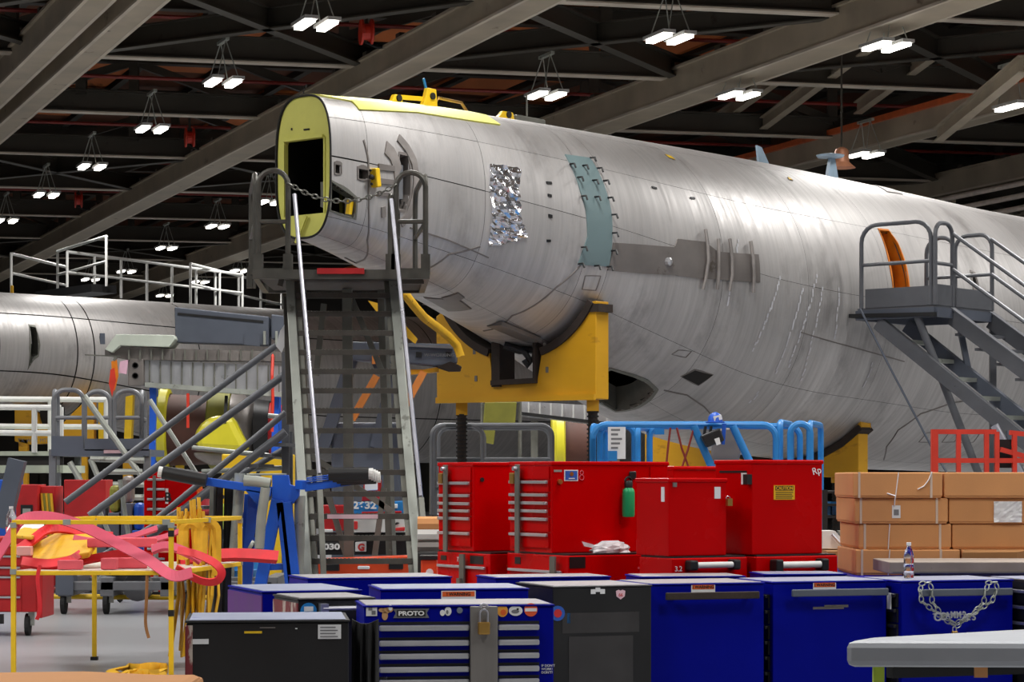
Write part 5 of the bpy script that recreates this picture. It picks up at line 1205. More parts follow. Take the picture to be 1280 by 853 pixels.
MB().path(arc(fr[0]+fr[1]*.245+Z*(zt-.08)+fr[3]*.004, fr[1], Z, .014, 0, 360, 12), .003, 5).build('ring_mark', m_pink, t); MB().path(arc(fr[0]+fr[1]*.245+Z*(zt-.115)+fr[3]*.004, fr[1], Z, .018, 0, 360, 12), .003, 5).build('ring_mark', m_pink, t)
text('FACOM', frb[0]+frb[1]*.62+Z*(zs-.13)+frb[3]*.002, frb[1], Z, .03, m_pink, t) if 0 else MB().fb(frb, .58, .76, zs-.115, zs-.10, 0, .002).build('scuff_mark', m_pink, t)
MB().fb(fr, W-.16, W-.02, zs+.05, zt-.04, 0, .01).build('edge_rail', m_red, t)
MB().bar(fr[0]+fr[1]*reach(fr[0], fr[1], 788)+fr[3]*.03+Z*(zt-.13), fr[0]+fr[1]*reach(fr[0], fr[1], 788)+fr[3]*.03+Z*(zt-.07), .06, .05).build('hook', m_black, t, bevel=.008)
# green flask hung on the chest
c = fr[0]+fr[1]*reach(fr[0], fr[1], 780)+fr[3]*.06; zb0 = CZ+(HOR-647)/F*17.2
gb = thing('drink_bottle', 'green metal drink bottle hanging at the side of the large red chest', 'bottle', c+Z*zb0)
MB().lathe([(.02, 0), (.042, .004), (.045, .02), (.045, .175), (.04, .2), (.024, .215), (.022, .225)], c+Z*zb0, n=22).build('bottle_body', m_greenb, gb, smooth=True)
MB().lathe([(.03, .213), (.031, .25), (.024, .262), (.01, .265)], c+Z*zb0, n=16).build('cap', m_black, gb, smooth=True)
MB().path(arc(c+Z*(zb0+.26), fr[1], Z, .028, -10, 190, 10), .008, 6).build('carry_loop', m_black, gb)
mb = MB(); random.seed(5)
# clear plastic bag on the roller cabinet top
c = frb[0]+frb[1]*.42-frb[3]*.11+Z*(zs+.0)
pts_ = []
nb = 18
for j in range(6):
    v = j/5
    for i in range(nb):
        a_ = 2*math.pi*i/nb; r = (1-.55*v**2)*(.8+.3*random.random()); pts_.append(c+frb[1]*(.17*r*math.cos(a_))-frb[3]*(.09*r*math.sin(a_))+Z*(.075*v*(.8+.4*random.random())+.002))
bg_ = MB().add(pts_, [(j*nb+i, j*nb+(i+1) % nb, (j+1)*nb+(i+1) % nb, (j+1)*nb+i) for j in range(5) for i in range(nb)]+[tuple(range(5*nb, 6*nb)), tuple(range(nb))[::-1]]).add([c-frb[1]*.14+Z*.06, c-frb[1]*.24+Z*.085, c-frb[1]*.22+Z*.05, c-frb[1]*.12+Z*.03], [(0, 1, 2, 3)])
setp(bg_.build('plastic_bag', M('cloudy plastic', (214, 210, 212), .25, var=.12, scale=20)), 'crumpled clear plastic bag on the red roller cabinet top', 'bag')
t, fr, fl, frb, flb, zt, zs, W, dp, Wb, db = red_chest('low red chest with plain sides in front of the large one, third from left', 836, 16.2, 795, 908, 598, 696, fwd=.04, basew=.62)
h_ = MB().tube(frb[0]+frb[1]*.16+frb[3]*.06+Z*(zs-.06), frb[0]+frb[1]*.45+frb[3]*.06+Z*(zs-.06), .022, 10).build('grip_handle', m_white, t, smooth=True)
for a in (.13, .48): MB().fb(frb, a-.03, a+.03, zs-.095, zs-.025, 0, .085).build('grip_end', m_black, h_, bevel=.012)
MB().fb(fr, W-.10, W-.05, zt-.14, zt-.06, 0, .003).build('white_tag', m_paper, t)
MB().fb(fl, .05, .09, zt-.16, zt-.06, 0, .003).build('white_tag', m_paper, t)
text('3.2', frb[0]+frb[1]*.02+Z*(zs-.1)+frb[3]*.002, frb[1], Z, .05, m_inkw, t)
MB().fb(fr, .03, .06, zt-.06, zt-.03, 0, .01).build('latch', m_gpanel, t)
c = fr[0]+fr[1]*(W-.02)+fr[3]*.02+Z*(zt-.14)
MB().fb((c, fr[1], Z, fr[3]), -.0, .04, -.05, 0, 0, .025).build('padlock_body', m_brass, t); MB().path(arc(c+fr[1]*.02, fr[1], Z, .016, 0, 180, 6), .004, 5).build('padlock_shackle', m_chrome, t)
t, fr, fl, frb, flb, zt, zs, W, dp, Wb, db = red_chest('red chest carrying a yellow caution label, rightmost of the row', 940, 16.5, 894, 1028, 575, 694, fwd=.05, basew=.70)
h_ = MB().tube(frb[0]+frb[1]*.17+frb[3]*.06+Z*(zs-.07), frb[0]+frb[1]*.50+frb[3]*.06+Z*(zs-.07), .024, 10).build('grip_handle', m_white, t, smooth=True)
for a in (.14, .53): MB().fb(frb, a-.03, a+.03, zs-.115, zs-.03, 0, .09).build('grip_end', m_black, h_, bevel=.012)
text('OCAM#22957', frb[0]+frb[1]*.20+Z*(zs-.175)+frb[3]*.002, frb[1], Z, .045, m_inkw, t, sx=.95)
a0 = reach(fr[0], fr[1], 967); a1 = reach(fr[0], fr[1], 993)
z1 = CZ+(HOR-607)/F*16.6; z0 = CZ+(HOR-625)/F*16.6
cs = MB().fb(fr, a0, a1, z0, z1, 0, .004).build('caution_label', m_sticker_y, t)
MB().fb(fr, a0+.012, a1-.012, z1-.036, z1-.004, .004, .0055).build('black_band', m_ink, cs)
text('CAUTION', fr[0]+fr[1]*((a0+a1)/2)+Z*(z1-.031)+fr[3]*.0058, fr[1], Z, .032, m_sticker_y, cs, align='CENTER', bold=.0006)
for i in range(4): MB().fb(fr, a0+.014, a1-.014-.01*(i % 2), z1-.052-.013*i, z1-.047-.013*i, .004, .0055).build('small_print', m_ink, cs)
text('Rp', fr[0]+fr[1]*(W-.085)+Z*(zt-.105)+fr[3]*.003, V((fr[1].x, fr[1].y, .25)), V((-.2, 0, 1)), .07, m_inkw, t)
MB().fb(fl, .06, dp-.06, zt-.09, zt-.075, 0, .006).build('dark_slot', m_black, t); MB().fb(fl, .06, .12, zt-.17, zt-.09, 0, .006).build('white_tag', m_paper, t)
MB().fb(fl, .0, .05, zt-.17, zt-.10, .0, .04).build('latch', m_black, t)
t, fr, *_ = red_chest('red chest mostly hidden behind the low one, dark slot along its top', 842, 17.9, 838, 905, 583, 700, W=.55, dep=.5, base=False)
MB().fb(fr, .03, .42, 1.655, 1.672, 0, .006).build('dark_slot', m_black, t); MB().fb(fr, .40, .44, 1.62, 1.665, 0, .008).build('white_tag', m_paper, t)
# ---- cardboard boxes on a blue table
D = 16.9; tz = .905
tb = thing('work_table', 'blue work table carrying the cardboard boxes at the right', 'table', fx(1180, 17.6))
a, b = fx(1064, D), fx(1330, D); MB().bx(a.x, b.x, 16.05, 18.3, tz-.05, tz).build('table_top', m_blue, tb, bevel=.006)
for x in (a.x+.06, b.x-.06):
    for y in (16.12, 18.2): MB().bx(x-.03, x+.03, y-.03, y+.03, 0, tz-.05).build('leg', m_blue, tb)
def box(label, x0, x1, y0, y1, D, dep, extra=None, group='cardboard boxes', lid=True, z0=None):
    p0, p1_ = at(x0, y1, D), at(x1, y0, D); zl_ = z0 if z0 is not None else p0.z
    t = thing('cardboard_box', label, 'box', V(((p0.x+p1_.x)/2, D+dep/2, zl_)), 0, group)
    w_ = p1_.x-p0.x
    MB().bx(p0.x+.006, p1_.x-.006, D+.006, D+dep, zl_, p1_.z-.004).build('box_tray', m_card, t, bevel=.006)
    MB().bx(p0.x, p1_.x, D, D+dep+.006, zl_+(p1_.z-zl_)*.06, p1_.z).build('box_lid', m_card, t, bevel=.008)
    return t, p0.x, p1_.x, zl_, p1_.z
ys_ = [(589, 622.5), (624, 656.5), (658, 690), (690.5, 718)]
zB = [tz+.183*i for i in range(4)]
def zbox(i): return zB[3-i]
specs = [('topmost cardboard box of the left stack, string-tied beside red chest', 1066, 1178, 0), ('second cardboard box of left stack bearing a small white tag', 1068, 1185, 1), ('third cardboard box of left stack behind the water bottle', 1073, 1189, 2), ('bottom cardboard box of left stack behind the grey boards', 1069.5, 1200, 3),
         ('topmost plain cardboard box of the stack at the right picture edge', 1180, 1300, 0), ('second box of right stack with a crumpled white sheet pouch', 1186, 1300, 1), ('third cardboard box down of the right stack', 1190, 1298, 2), ('bottom cardboard box of right stack with peeled open lid', 1202, 1300, 3)]
H_ = .181
for lb, x0, x1, i in specs:
    Dd = 17.0+[.0, .03, .05, .02][i]+(.0 if x1 < 1250 else .02); z0 = zbox(i); 
    yb_, yt_ = HOR-(z0-CZ)*F/Dd, HOR-(z0+H_-CZ)*F/Dd
    t, xa, xb, za, zb2 = box(lb, x0, x1, yt_, yb_, Dd, .95, z0=z0)
    if x1 < 1250:
        for px in (x0+8, min(x1-14, 1176)):
            x = fx(px, Dd).x; MB().bx(x-.008, x+.008, Dd-.004, Dd, za, zb2+.002).build('tape_band', M('clear tape', (206, 186, 168), .3) if 'clear tape' not in MATS else MATS['clear tape'], t)
        if i == 0:
            MB().path([at(1165, 590, Dd-.005), at(1161, 600, Dd-.006), at(1155, 608, Dd-.006), at(1147, 612, Dd-.01)], .008, 5, flat=.004).build('loose_tape', m_paper, t)
        if i == 1:
            a, b = at(1115, 648, Dd), at(1125.5, 632, Dd); q = MB().bx(a.x, b.x, Dd-.004, Dd, a.z, b.z).build('white_tag', m_paper, t)
            MB().bx(a.x+.012, b.x-.012, Dd-.006, Dd-.004, a.z+.02, b.z-.03).build('print', m_inkg, q)
            MB().path([at(1109, 617, Dd-.03), at(1119, 620, Dd-.05), at(1118, 633, Dd-.01)], .005, 5).build('tag_string', m_paper, t)
        if i in (2, 3): MB().tube(V((fx(1112, Dd).x, Dd-.008, zb2)), V((fx(1110, Dd).x, Dd-.008, za)), .004, 5).build('string', m_paper, t)
        if i == 0: MB().tube(V((fx(1123, Dd).x, Dd-.008, zb2)), V((fx(1119, Dd).x, Dd-.008, za)), .004, 5).build('string', m_paper, t)
    elif i == 1:
        a, b = at(1242, 655, Dd), at(1277, 627, Dd)
        n = 9; random.seed(2); vs = [V((a.x+(b.x-a.x)*i_/n, Dd-.004-.012*random.random(), a.z+.01+(b.z-a.z-.01)*j_/n)) for j_ in range(n+1) for i_ in range(n+1)]
        MB().add(vs, [(j_*(n+1)+i_, j_*(n+1)+i_+1, (j_+1)*(n+1)+i_+1, (j_+1)*(n+1)+i_) for j_ in range(n) for i_ in range(n)]).build('sheet_pouch', m_paper, t)
    elif i == 3:
        a = at(1204, 693, Dd); MB().prism([V((xa, Dd-.03, zb2-.02)), V((xa+.38, Dd-.06, zb2-.015)), V((xa+.5, Dd-.01, zb2)), V((xa+.02, Dd-.01, zb2))], V((0, 0, -.1))).build('open_flap', m_card2, t)
D = 16.15
for i, (x0, za, zb2, lb) in enumerate([(1150, tz, tz+.045, 'lower grey board with a dark edge lying on the blue table'), (1112, tz+.045, tz+.125, 'upper worn grey board lying before the cardboard boxes')]):
    a, b = fx(x0, D), fx(1330, D)
    m_b = M('weathered board', (150, 138, 128), .7, var=.15, scale=4, c2=(110, 100, 92), c2amt=.2) if 'weathered board' not in MATS else MATS['weathered board']
    bd_ = thing('board', lb, 'board', V(((a.x+b.x)/2, D+.4, za)), 0, 'grey boards')
    MB().bx(a.x, b.x, D+.02*(1-i), D+.75, za, zb2).build('board_core', m_b, bd_, bevel=.006)
    MB().bx(a.x+.02, b.x, D+.02*(1-i)-.006, D+.02*(1-i), za+.004, za+.016).build('board_edge', m_black if i == 0 else m_gpanel, bd_)
# water bottle on the blue cabinet
c = fx(1136, 15.15, .963)
wbt = thing('water_bottle', 'small clear plastic water bottle standing on a blue cabinet', 'bottle', c)
MB().lathe([(.02, 0), (.03, .003), (.0325, .012), (.0325, .04), (.030, .045), (.0325, .05), (.0325, .085), (.029, .092), (.0325, .1), (.0325, .14), (.026, .17), (.013, .195), (.012, .21)], c, n=22).build('bottle_body', m_water, wbt, smooth=True)
MB().lathe([(.015, .206), (.015, .224), (.013, .226)], c, n=16).build('cap', m_paper, wbt); MB().lathe([(.0285, .006), (.0295, .03), (.0295, .031), (.001, .031)], c, n=18).build('water', m_water, wbt)
MB().lathe([(.033, .052), (.033, .084)], c, n=22, cap=False).build('bottle_label', m_plastic, wbt)
# small things between red chest and boxes
rk_ = thing('parts_rack', 'dark wire parts rack standing between red chest and cardboard', 'rack', fx(1046, 20))
for x in (1031, 1062):
    for d in (0, .5): MB().bar(fx(x, 19.7+d), fx(x, 19.7+d, at(0, 613, 19.7).z), .04, .04).build('post', m_black, rk_)
for y in (614, 630, 645, 668): 
    z = at(0, y, 19.7).z; a, b = fx(1029, 19.7, z), fx(1064, 19.7, z); MB().bx(a.x, b.x, 19.7, 20.2, z-.02, z).build('shelf', m_black, rk_)
for i, x in enumerate((1037, 1043, 1050, 1057)):
    p = at(x, 644, 19.8); MB().bx(p.x-.03, p.x+.02, 19.8, 20.0, p.z, p.z+.09+.02*(i % 2)).build('blue_bin', m_sky, rk_)
MB().bar(at(1055, 597, 19.9), at(1046, 646, 19.9), .06, .06).build('dark_strut', m_brownpad, rk_)
a, b = fx(1028, 19.0), fx(1066, 19.0)
wb_ = thing('side_bench', 'blue side bench with pale metal scraps beside the right red chest', 'table', fx(1047, 19.2))
zt_ = at(0, 688, 19).z; MB().bx(a.x, b.x, 18.7, 19.5, zt_-.04, zt_).build('bench_top', m_card2, wb_)
for x in (a.x+.03, b.x-.03):
    for y in (18.75, 19.45): MB().bx(x-.02, x+.02, y-.02, y+.02, 0, zt_-.04).build('leg', m_blue, wb_)
MB().bx(a.x+.02, b.x-.02, 18.72, 19.48, .4, .44).build('lower_shelf', m_blue, wb_); 
MB().bx(a.x+.03, b.x-.03, 18.8, 19.4, .44, zt_-.12).build('blue_bin', m_sky, wb_)
sc_ = thing('metal_scrap', 'bent pale metal sheet lying on the side bench by red chest', 'metal sheet', fx(1047, 19.1, zt_))
MB().prism([at(1028, 664, 19.0), at(1044, 664, 19.0), at(1056, 678, 19), at(1054, 686, 19), at(1028, 686, 19)], Y_*.3).build('pale_sheet', m_white, sc_); MB().path([at(1040, 668, 18.98), at(1047, 676, 18.98), at(1053, 682, 18.98)], .012).build('bent_edge', m_chrome, sc_)
MB().prism([at(1050, 664, 19.2), at(1066, 664, 19.2), at(1066, 680, 19.2), at(1060, 679, 19.2)], Y_*.2).build('pale_sheet', m_galv, sc_)
# ---- composite panel in the right foreground
zt_ = .985; PP = [fx(1056, 9.0, zt_), fx(1320, 8.96, zt_), fx(1320, 9.85, zt_), fx(1085, 9.22, zt_)]
pn = thing('composite_panel', 'pale grey tapered composite panel in the bottom right foreground', 'panel', fx(1180, 9.3, 0))
MB().prism([p-Z*.098 for p in PP], Z*.098).build('panel_body', m_comp, pn, bevel=.025)
for px, D in ((1099, 9.1), (1330, 9.5)): c = fx(px, D); MB().bx(c.x-.02, c.x+.02, c.y, c.y+.04, .05, zt_-.1).build('stand_leg', m_lime, pn); MB().bx(c.x-.1, c.x+.1, c.y-.1, c.y+.14, 0, .05).build('stand_foot', m_black, pn)
MB().bar(fx(1112, 9.15, .86), fx(1320, 9.4, .86), .05, .05).build('stand_bar', m_black, pn)
MB().bx(fx(1222, 9.05).x, fx(1238, 9.05).x, 9.1, 9.12, .84, .885).build('brown_tag', m_card, pn)
# ---- brown carton at the bottom left, closest to the camera
cx = thing('cardboard_box', 'blurred brown carton edge at the bottom left, nearest the camera', 'box', fx(60, 5.8))
zt_ = 1.112
MB().bx(fx(-160, 5.5).x, fx(222, 5.5).x, 5.5, 5.95, 0, zt_).build('box_tray', m_card, cx, bevel=.02); MB().prism([V((fx(-160, 5.5).x, 5.48, zt_)), V((fx(60, 5.5).x, 5.48, zt_+.006)), V((fx(222, 5.5).x, 5.48, zt_-.008)), V((fx(222, 5.5).x, 5.48, zt_-.05)), V((fx(-160, 5.5).x, 5.48, zt_-.05))], Y_*.49).build('box_lid', m_card, cx, bevel=.01)
# ================================================================ yellow strap cart
D1, D2 = 19.0, 21.0; zs_, zt_ = .862, 1.245
FL, FR_, BL, BR = fx(17, D1), fx(214, D1), fx(118, D2), fx(300, D2)
ct = thing('strap_cart', 'yellow square tube cart heaped with pink and red straps', 'cart', (FL+FR_+BL+BR)/4)
for p in (FL, FR_, BL, BR):
    MB().bar(p+Z*.03, p+Z*(zt_), .038, .038).build('post', m_yel2, ct, bevel=.004); MB().bx(p.x-.03, p.x+.03, p.y-.03, p.y+.03, 0, .03).build('foot', m_rubber, ct)
    for z in (zs_-.0, zt_-.015): MB().bx(p.x-.024, p.x+.024, p.y-.024, p.y+.024, z-.03, z+.012).build('corner_joint', m_galv, ct)
for z in (zs_-.02, zt_):
    for a, b in ((FL, FR_), (FR_, BR), (BR, BL), (BL, FL)): MB().bar(a+Z*z, b+Z*z, .034, .034).build('rail', m_yel2, ct, bevel=.003)
for a, b, t_ in ((FL, FR_, .34), (FL, FR_, .97), (FR_, BR, .5)): 
    c = a+(b-a)*t_+Z*zt_; MB().bx(c.x-.03, c.x+.03, c.y-.022, c.y+.022, c.z-.022, c.z+.022).build('joint_clamp', m_galv, ct)
for z in (1.13, .5): MB().bx(FR_.x-.022, FR_.x+.022, D1-.022, D1+.022, z, z+.05).build('black_tape', m_black, ct)
MB().prism([FL+Z*zs_, FR_+Z*zs_, BR+Z*zs_, BL+Z*zs_], -Z*.015).build('shelf_board', M('pale plywood', (206, 196, 186), .6, var=.08, c2=(180, 60, 70), c2amt=.1), ct)
zz_ = zs_+.004
def foam(x0, x1, y, D, h, label, mat=m_pink, dd=.10, rz=0, z=0):
    a, b = fx(x0, D, zz_+z), fx(x1, D+rz, zz_+z)
    up = (0, 0, 1)
    return setp(MB().bar(a+Z*h/2, b+Z*h/2, dd, h).build('foam_bar', mat, None, bevel=.008), label, 'foam bar', 'foam bars on the cart')
foam(73, 103, 0, 19.12, .075, 'short pink foam block at the front of the cart shelf, left one')
foam(127, 147, 0, 19.14, .09, 'short pink foam block at the front of the shelf, right one')
foam(138, 184, 0, 19.35, .085, 'thick pink foam bar lying flat behind the two short blocks', z=.0, rz=.05)
foam(22, 40, 0, 19.45, .075, 'pale pink foam end sticking out at the left of the pile', MATS.get('pale foam') or M('pale foam', (222, 168, 160), .75), z=.1)
foam(109, 196, 0, 19.55, .075, 'long pink double foam bar across the middle of the pile', z=.165, rz=.1, dd=.14)
foam(190, 222, 0, 19.62, .07, 'pale pink foam bar at the right end of the pile', MATS['pale foam'], z=.12)
# yellow folded pad
a = [at(40, 705, 19.42), at(110, 690, 19.3), at(122, 678, 19.6), at(118, 664, 20.2), at(80, 664, 20.3), at(42, 676, 20)]
yp = MB().prism([at(40, 703, 19.4), at(112, 690, 19.35), at(128, 668, 19.95), at(72, 664, 20.1), at(42, 680, 19.9)], -Z*.05)
setp(yp.build('yellow_pad', m_ystrap, bevel=.015), 'worn yellow folded pad lying tilted on the strap pile', 'pad')
yp = MB().prism([at(9, 668, 19.9), at(40, 671, 19.6), at(55, 662, 20.3), at(30, 659, 20.4)], -Z*.03)
setp(yp.build('yellow_pad', m_ystrap, bevel=.01), 'yellow pad corner at the far left of the cart', 'pad')
setp(MB().prism([at(8, 663, 20.3), at(55, 660, 20.3), at(55, 654, 20.9), at(12, 656, 20.9)], -Z*.02).build('paper_sheet', m_paper), 'white paper sheets lying under straps at the cart\'s left', 'paper')
def ribbon(pts, w_, mat, label, th=.012, group='straps on the cart'):
    """flat webbing: pts are (px, py, depth); the wide side stands upright-ish"""
    P_ = [at(*p) for p in pts]; Q = []
    for i in range(len(P_)-1):
        p0, p1_, p2, p3 = P_[max(i-1, 0)], P_[i], P_[i+1], P_[min(i+2, len(P_)-1)]
        for k in range(6):
            t = k/6; Q.append(.5*((2*p1_)+(p2-p0)*t+(2*p0-5*p1_+4*p2-p3)*t*t+(3*p1_-p0-3*p2+p3)*t**3))
    Q.append(P_[-1]); up = V((0, .75, .66)); vs = []
    for i, q in enumerate(Q):
        d = (Q[min(i+1, len(Q)-1)]-Q[max(i-1, 0)]).normalized(); n = d.cross(Y_)
        n = n.normalized() if n.length > .1 else Z.copy(); s = (n*.8+Y_*.6).normalized(); m2 = d.cross(s).normalized()
        vs += [q-s*w_/2-m2*th/2, q+s*w_/2-m2*th/2, q+s*w_/2+m2*th/2, q-s*w_/2+m2*th/2]
    n = len(Q); fs = [(4*i+k, 4*i+(k+1) % 4, 4*i+4+(k+1) % 4, 4*i+4+k) for i in range(n-1) for k in range(4)]+[(0, 3, 2, 1), (4*n-4, 4*n-3, 4*n-2, 4*n-1)]
    return setp(MB().add(vs, fs).build('strap', mat, smooth=False), label, 'strap', group)
m_pinkstrap = M('faded pink strap', (206, 74, 100), .65, var=.10, scale=5)
ribbon([(-6, 700, 19.0), (10, 675, 19.05), (25, 652, 19.1), (45, 646, 19.15), (75, 649, 19.2), (110, 661, 19.25), (150, 681, 19.2), (185, 700, 19.05), (216, 720, 18.85), (240, 716, 18.8)], .10, m_pinkstrap, 'broad pink strap arching over the whole pile on the cart')
ribbon([(222, 688, 19.3), (245, 693, 19.2), (268, 704, 19.1), (277, 716, 19.1), (270, 727, 19.1), (250, 726, 19.1), (220, 710, 19.15)], .07, m_redstrap, 'bright red strap loop hanging over the cart\'s right corner')
ribbon([(225, 703, 20.4), (262, 696, 20.5), (300, 694, 20.6), (347, 697, 20.7)], .10, m_redstrap, 'straight red strap sticking out right of the cart', .06)
ribbon([(20, 690, 19.6), (40, 676, 19.7), (60, 662, 19.9), (85, 661, 20.0), (110, 668, 20.0), (140, 672, 20)], .09, m_redstrap, 'red strap curling behind the yellow pad', .03)
ribbon([(28, 703, 19.25), (60, 706, 19.2), (85, 702, 19.25), (100, 694, 19.4)], .08, m_redstrap, 'red strap lying along the front edge of the pile', .04)
ribbon([(90, 705, 19.5), (120, 698, 19.6), (160, 692, 19.7), (190, 697, 19.7)], .07, m_redstrap, 'red strap under the double foam bar', .03)
ribbon([(92, 673, 19.8), (120, 677, 19.8), (160, 672, 20), (196, 661, 20.2)], .05, m_pinkstrap, 'thin pink strap pointing up to the right', .03)
ribbon([(186, 676, 20), (205, 672, 20.1), (228, 663, 20.3)], .05, m_pinkstrap, 'short pink strap at right near the yellow bundle', .03)
ribbon([(190, 688, 19.5), (210, 683, 19.5), (240, 694, 19.4), (252, 702, 19.4)], .07, m_pinkstrap, 'pink strap curling at the cart\'s right post', .04)
ribbon([(50, 707, 18.97), (47, 725, 18.95), (50, 760, 18.95), (46, 775, 18.95)], .03, m_redstrap, 'narrow red strap end dangling below the shelf at left', .008)
ribbon([(184, 716, 19.0), (183, 750, 18.95), (182, 780, 18.95), (186, 798, 18.95)], .025, m_card2, 'thin brown strap end dangling below the shelf', .006)
# yellow straps hung in a bundle over the rear rail
yb = thing('strap_bundle', 'thick bundle of yellow straps hung over the cart at right', 'straps', fx(235, 20.6))
random.seed(11)
for i in range(13):
    x = 222+3.9*i+random.random()*3; D = 20.0+random.random()*.8; top = 640-random.random()*6 if i not in (4, 5, 6) else 622+random.random()*8
    if i > 8: top = 655+random.random()*5
    bot = 800+random.random()*45
    pts = [at(x, top, D), at(x+random.uniform(-4, 4), 690, D), at(x+random.uniform(-6, 4), 745, D-.1), at(x+random.uniform(-14, 2), bot, D-.1)]
    pts[-1].z = max(pts[-1].z, .05)
    MB().path(pts, [.05, .055, .05, .045], 4, flat=.012+.01*random.random()).build('hung_strap', m_ystrap, yb)
for x in (238, 262):
    MB().path([at(x-9, 700, 19.95)]+[at(x+9*math.cos(q), 664-9*math.sin(q), 20) for q in [math.pi-math.pi*k/8 for k in range(9)]]+[at(x+9, 720, 19.95)], .04, 4, flat=.015).build('strap_loop', m_ystrap, yb)
fp_ = thing('strap_pile', 'loose yellow straps lying on the floor by the cart foot', 'straps', fx(180, 19.4))
random.seed(31)
for i in range(5):
    D = 18.35+.16*i; x0 = 136+random.random()*14; x1 = 196+random.random()*16; n = 9
    pts = [fx(x0+(x1-x0)*k/n, D+.12*math.sin(k*1.3+i), .025+.012*i+.018*math.sin(k*.7+i*1.7)**2) for k in range(n+1)]
    MB().path(pts, .05, 6, flat=.014).build('fallen_strap', m_ystrap, fp_, smooth=True)
# ---- red rolling cart at the left edge
D = 24.2; rc = thing('tool_cart', 'red rolling tool cart with pale drawer edges at left picture edge', 'tool cart', fx(10, 24.5))
a, b = fx(-60, D), fx(46, D); zt2 = at(0, 672, D).z
MB().bx(a.x, b.x, D, D+.6, .24, zt2).build('cart_body', m_red2, rc, bevel=.01)
fr = (a, X_, Z, -Y_); 
for y1, y0 in zip((680, 694, 708, 720, 745), (694, 708, 720, 745, 765)):
    d = MB().fb(fr, .04, .70, at(0, y0, D).z+.006, at(0, y1, D).z-.004, 0, .012).build('drawer', m_red2, rc); z = at(0, y1, D).z; MB().fb(fr, .05, .69, z-.025, z-.006, .012, .03).build('drawer_handle', m_alu2, d)
MB().bx(b.x, b.x+.06, D-.02, D+.6, .18, at(0, 700, D).z).build('bumper_frame', m_red2, rc, bevel=.01)
MB().bx(fx(0, D).x-.02, fx(5, D).x, D-.04, D, at(0, 780, D).z, at(0, 768, D).z).build('black_block', m_black, rc)
for x in (35, -50):
    for d in (.08, .5):
        c = fx(x, D+d, .1); w_ = MB().lathe([(.06, -.025), (.1, -.02), (.1, .02), (.06, .025)], c, X_, 18).build('wheel', m_rubber, rc); MB().bar(c+Z*.0+X_*.035, c+Z*.15+X_*.035, .02, .06).build('fork', m_galv, w_)
# small things standing on the red cart
for i, (x, lb) in enumerate([(14, 'clear plastic bottle with pink label on the red cart')]):
    c = at(x, 655, 24.4); c.z = zt2
    wb2 = thing('water_bottle', lb, 'bottle', c)
    MB().lathe([(.05, 0), (.055, .01), (.055, .2), (.03, .26), (.02, .29)], c, n=16).build('bottle_body', m_water, wb2, smooth=True); MB().lathe([(.056, .05), (.056, .1)], c, n=16, cap=False).build('bottle_label', m_pink, wb2); MB().lathe([(.022, .28), (.022, .31)], c, n=10).build('cap', m_paper, wb2)
# ---- grey dolly
D = 28; dl = thing('equipment_dolly', 'low grey wheeled dolly on the floor behind the yellow cart', 'dolly', fx(160, 28.7))
z1, z0 = at(0, 722, D).z, at(0, 744, D).z
for yy in (D, D+1.2): MB().bx(fx(70, D).x, fx(340, D).x, yy, yy+.12, z0+.05, z1-.05).build('side_beam', m_grey, dl, bevel=.01)
for x in (72, 125, 200, 330): MB().bx(fx(x, D).x, fx(x, D).x+.16, D, D+1.3, z0-.02, z1).build('cross_beam', m_grey, dl, bevel=.01)
MB().bx(fx(70, D).x, fx(92, D).x, D-.03, D+.25, z0, z1+.03).build('end_block', m_slate, dl)
MB().bx(fx(136, D).x, fx(180, D).x, D+.2, D+.9, z1, z1+.12).build('motor_box', m_black, dl)
MB().tube(at(150, 700, D+.4), at(120, 735, D+.4), .06).build('cylinder', m_grey, dl)
MB().lathe([(.17, -.1), (.17, .1)], V((at(165, 752, D).x, D+.5, .3)), Y_, 16).build('hose_drum', m_grey, dl)
for x in (80, 133, 235, 330):
    for yy in (D+.1, D+1.2):
        c = fx(x, yy, .13); w_ = MB().lathe([(.08, -.03), (.13, -.025), (.13, .025), (.08, .03)], c, X_, 18).build('wheel', m_rubber, dl); MB().bar(c+X_*.045, c+X_*.045+Z*.22, .02, .08).build('fork', m_galv, w_)
MB().tube(fx(60, D+.6, .18), fx(330, D+.6, .16), .03).build('tow_bar', m_yel2, dl)
setp(MB().path([fx(50, 28.9, .26), fx(100, 28.9, .26), fx(120, 29, .25)], .02).build('red_pipe', m_rust), 'thin red pipe lying behind the dolly on its low frame', 'pipe')
# ---- blue stand with rods and rollers
D = 22.0; bs = thing('roller_stand', 'bright blue steel stand with grey pipes and black rollers on its arms', 'stand', fx(350, 22.2))
def sl(pp, th, mat, name, par=bs, D=D, bevel=.006): return MB().prism([at(x, y, D) for x, y in pp], Y_*th).build(name, mat, par, bevel=bevel)
sl([(340, 594), (360, 594), (362, 606), (374, 610), (373, 622), (366, 630), (352, 634), (340, 626)], .12, m_blue2, 'head_plate')
def leg(x0, y0, x1, y1, w_=.11, dd=0, m_=m_blue2, n_='leg'):
    a, b = at(x0, y0, D+dd), at(x1, y1, D+dd); b2 = a+(b-a)*(a.z/(a.z-b.z)) if n_ == 'leg' else b; MB().bar(a, b2, w_, .08, up=Y_).build(n_, m_, bs, bevel=.004)
leg(347, 625, 326, 730); leg(357, 628, 368, 730); leg(350, 628, 358, 700, .07); leg(318, 615, 308, 730, .1, .3); leg(310, 618, 304, 730, .06, .35)
sl([(325, 706), (371, 704), (372, 712), (324, 714)], .1, m_blue2, 'tie_bar')
sl([(256, 597), (340, 609), (338, 621), (318, 616), (256, 607)], .1, m_blue2, 'arm'); sl([(305, 611), (337, 616), (330, 634), (318, 628)], .08, m_blue2, 'arm_gusset')
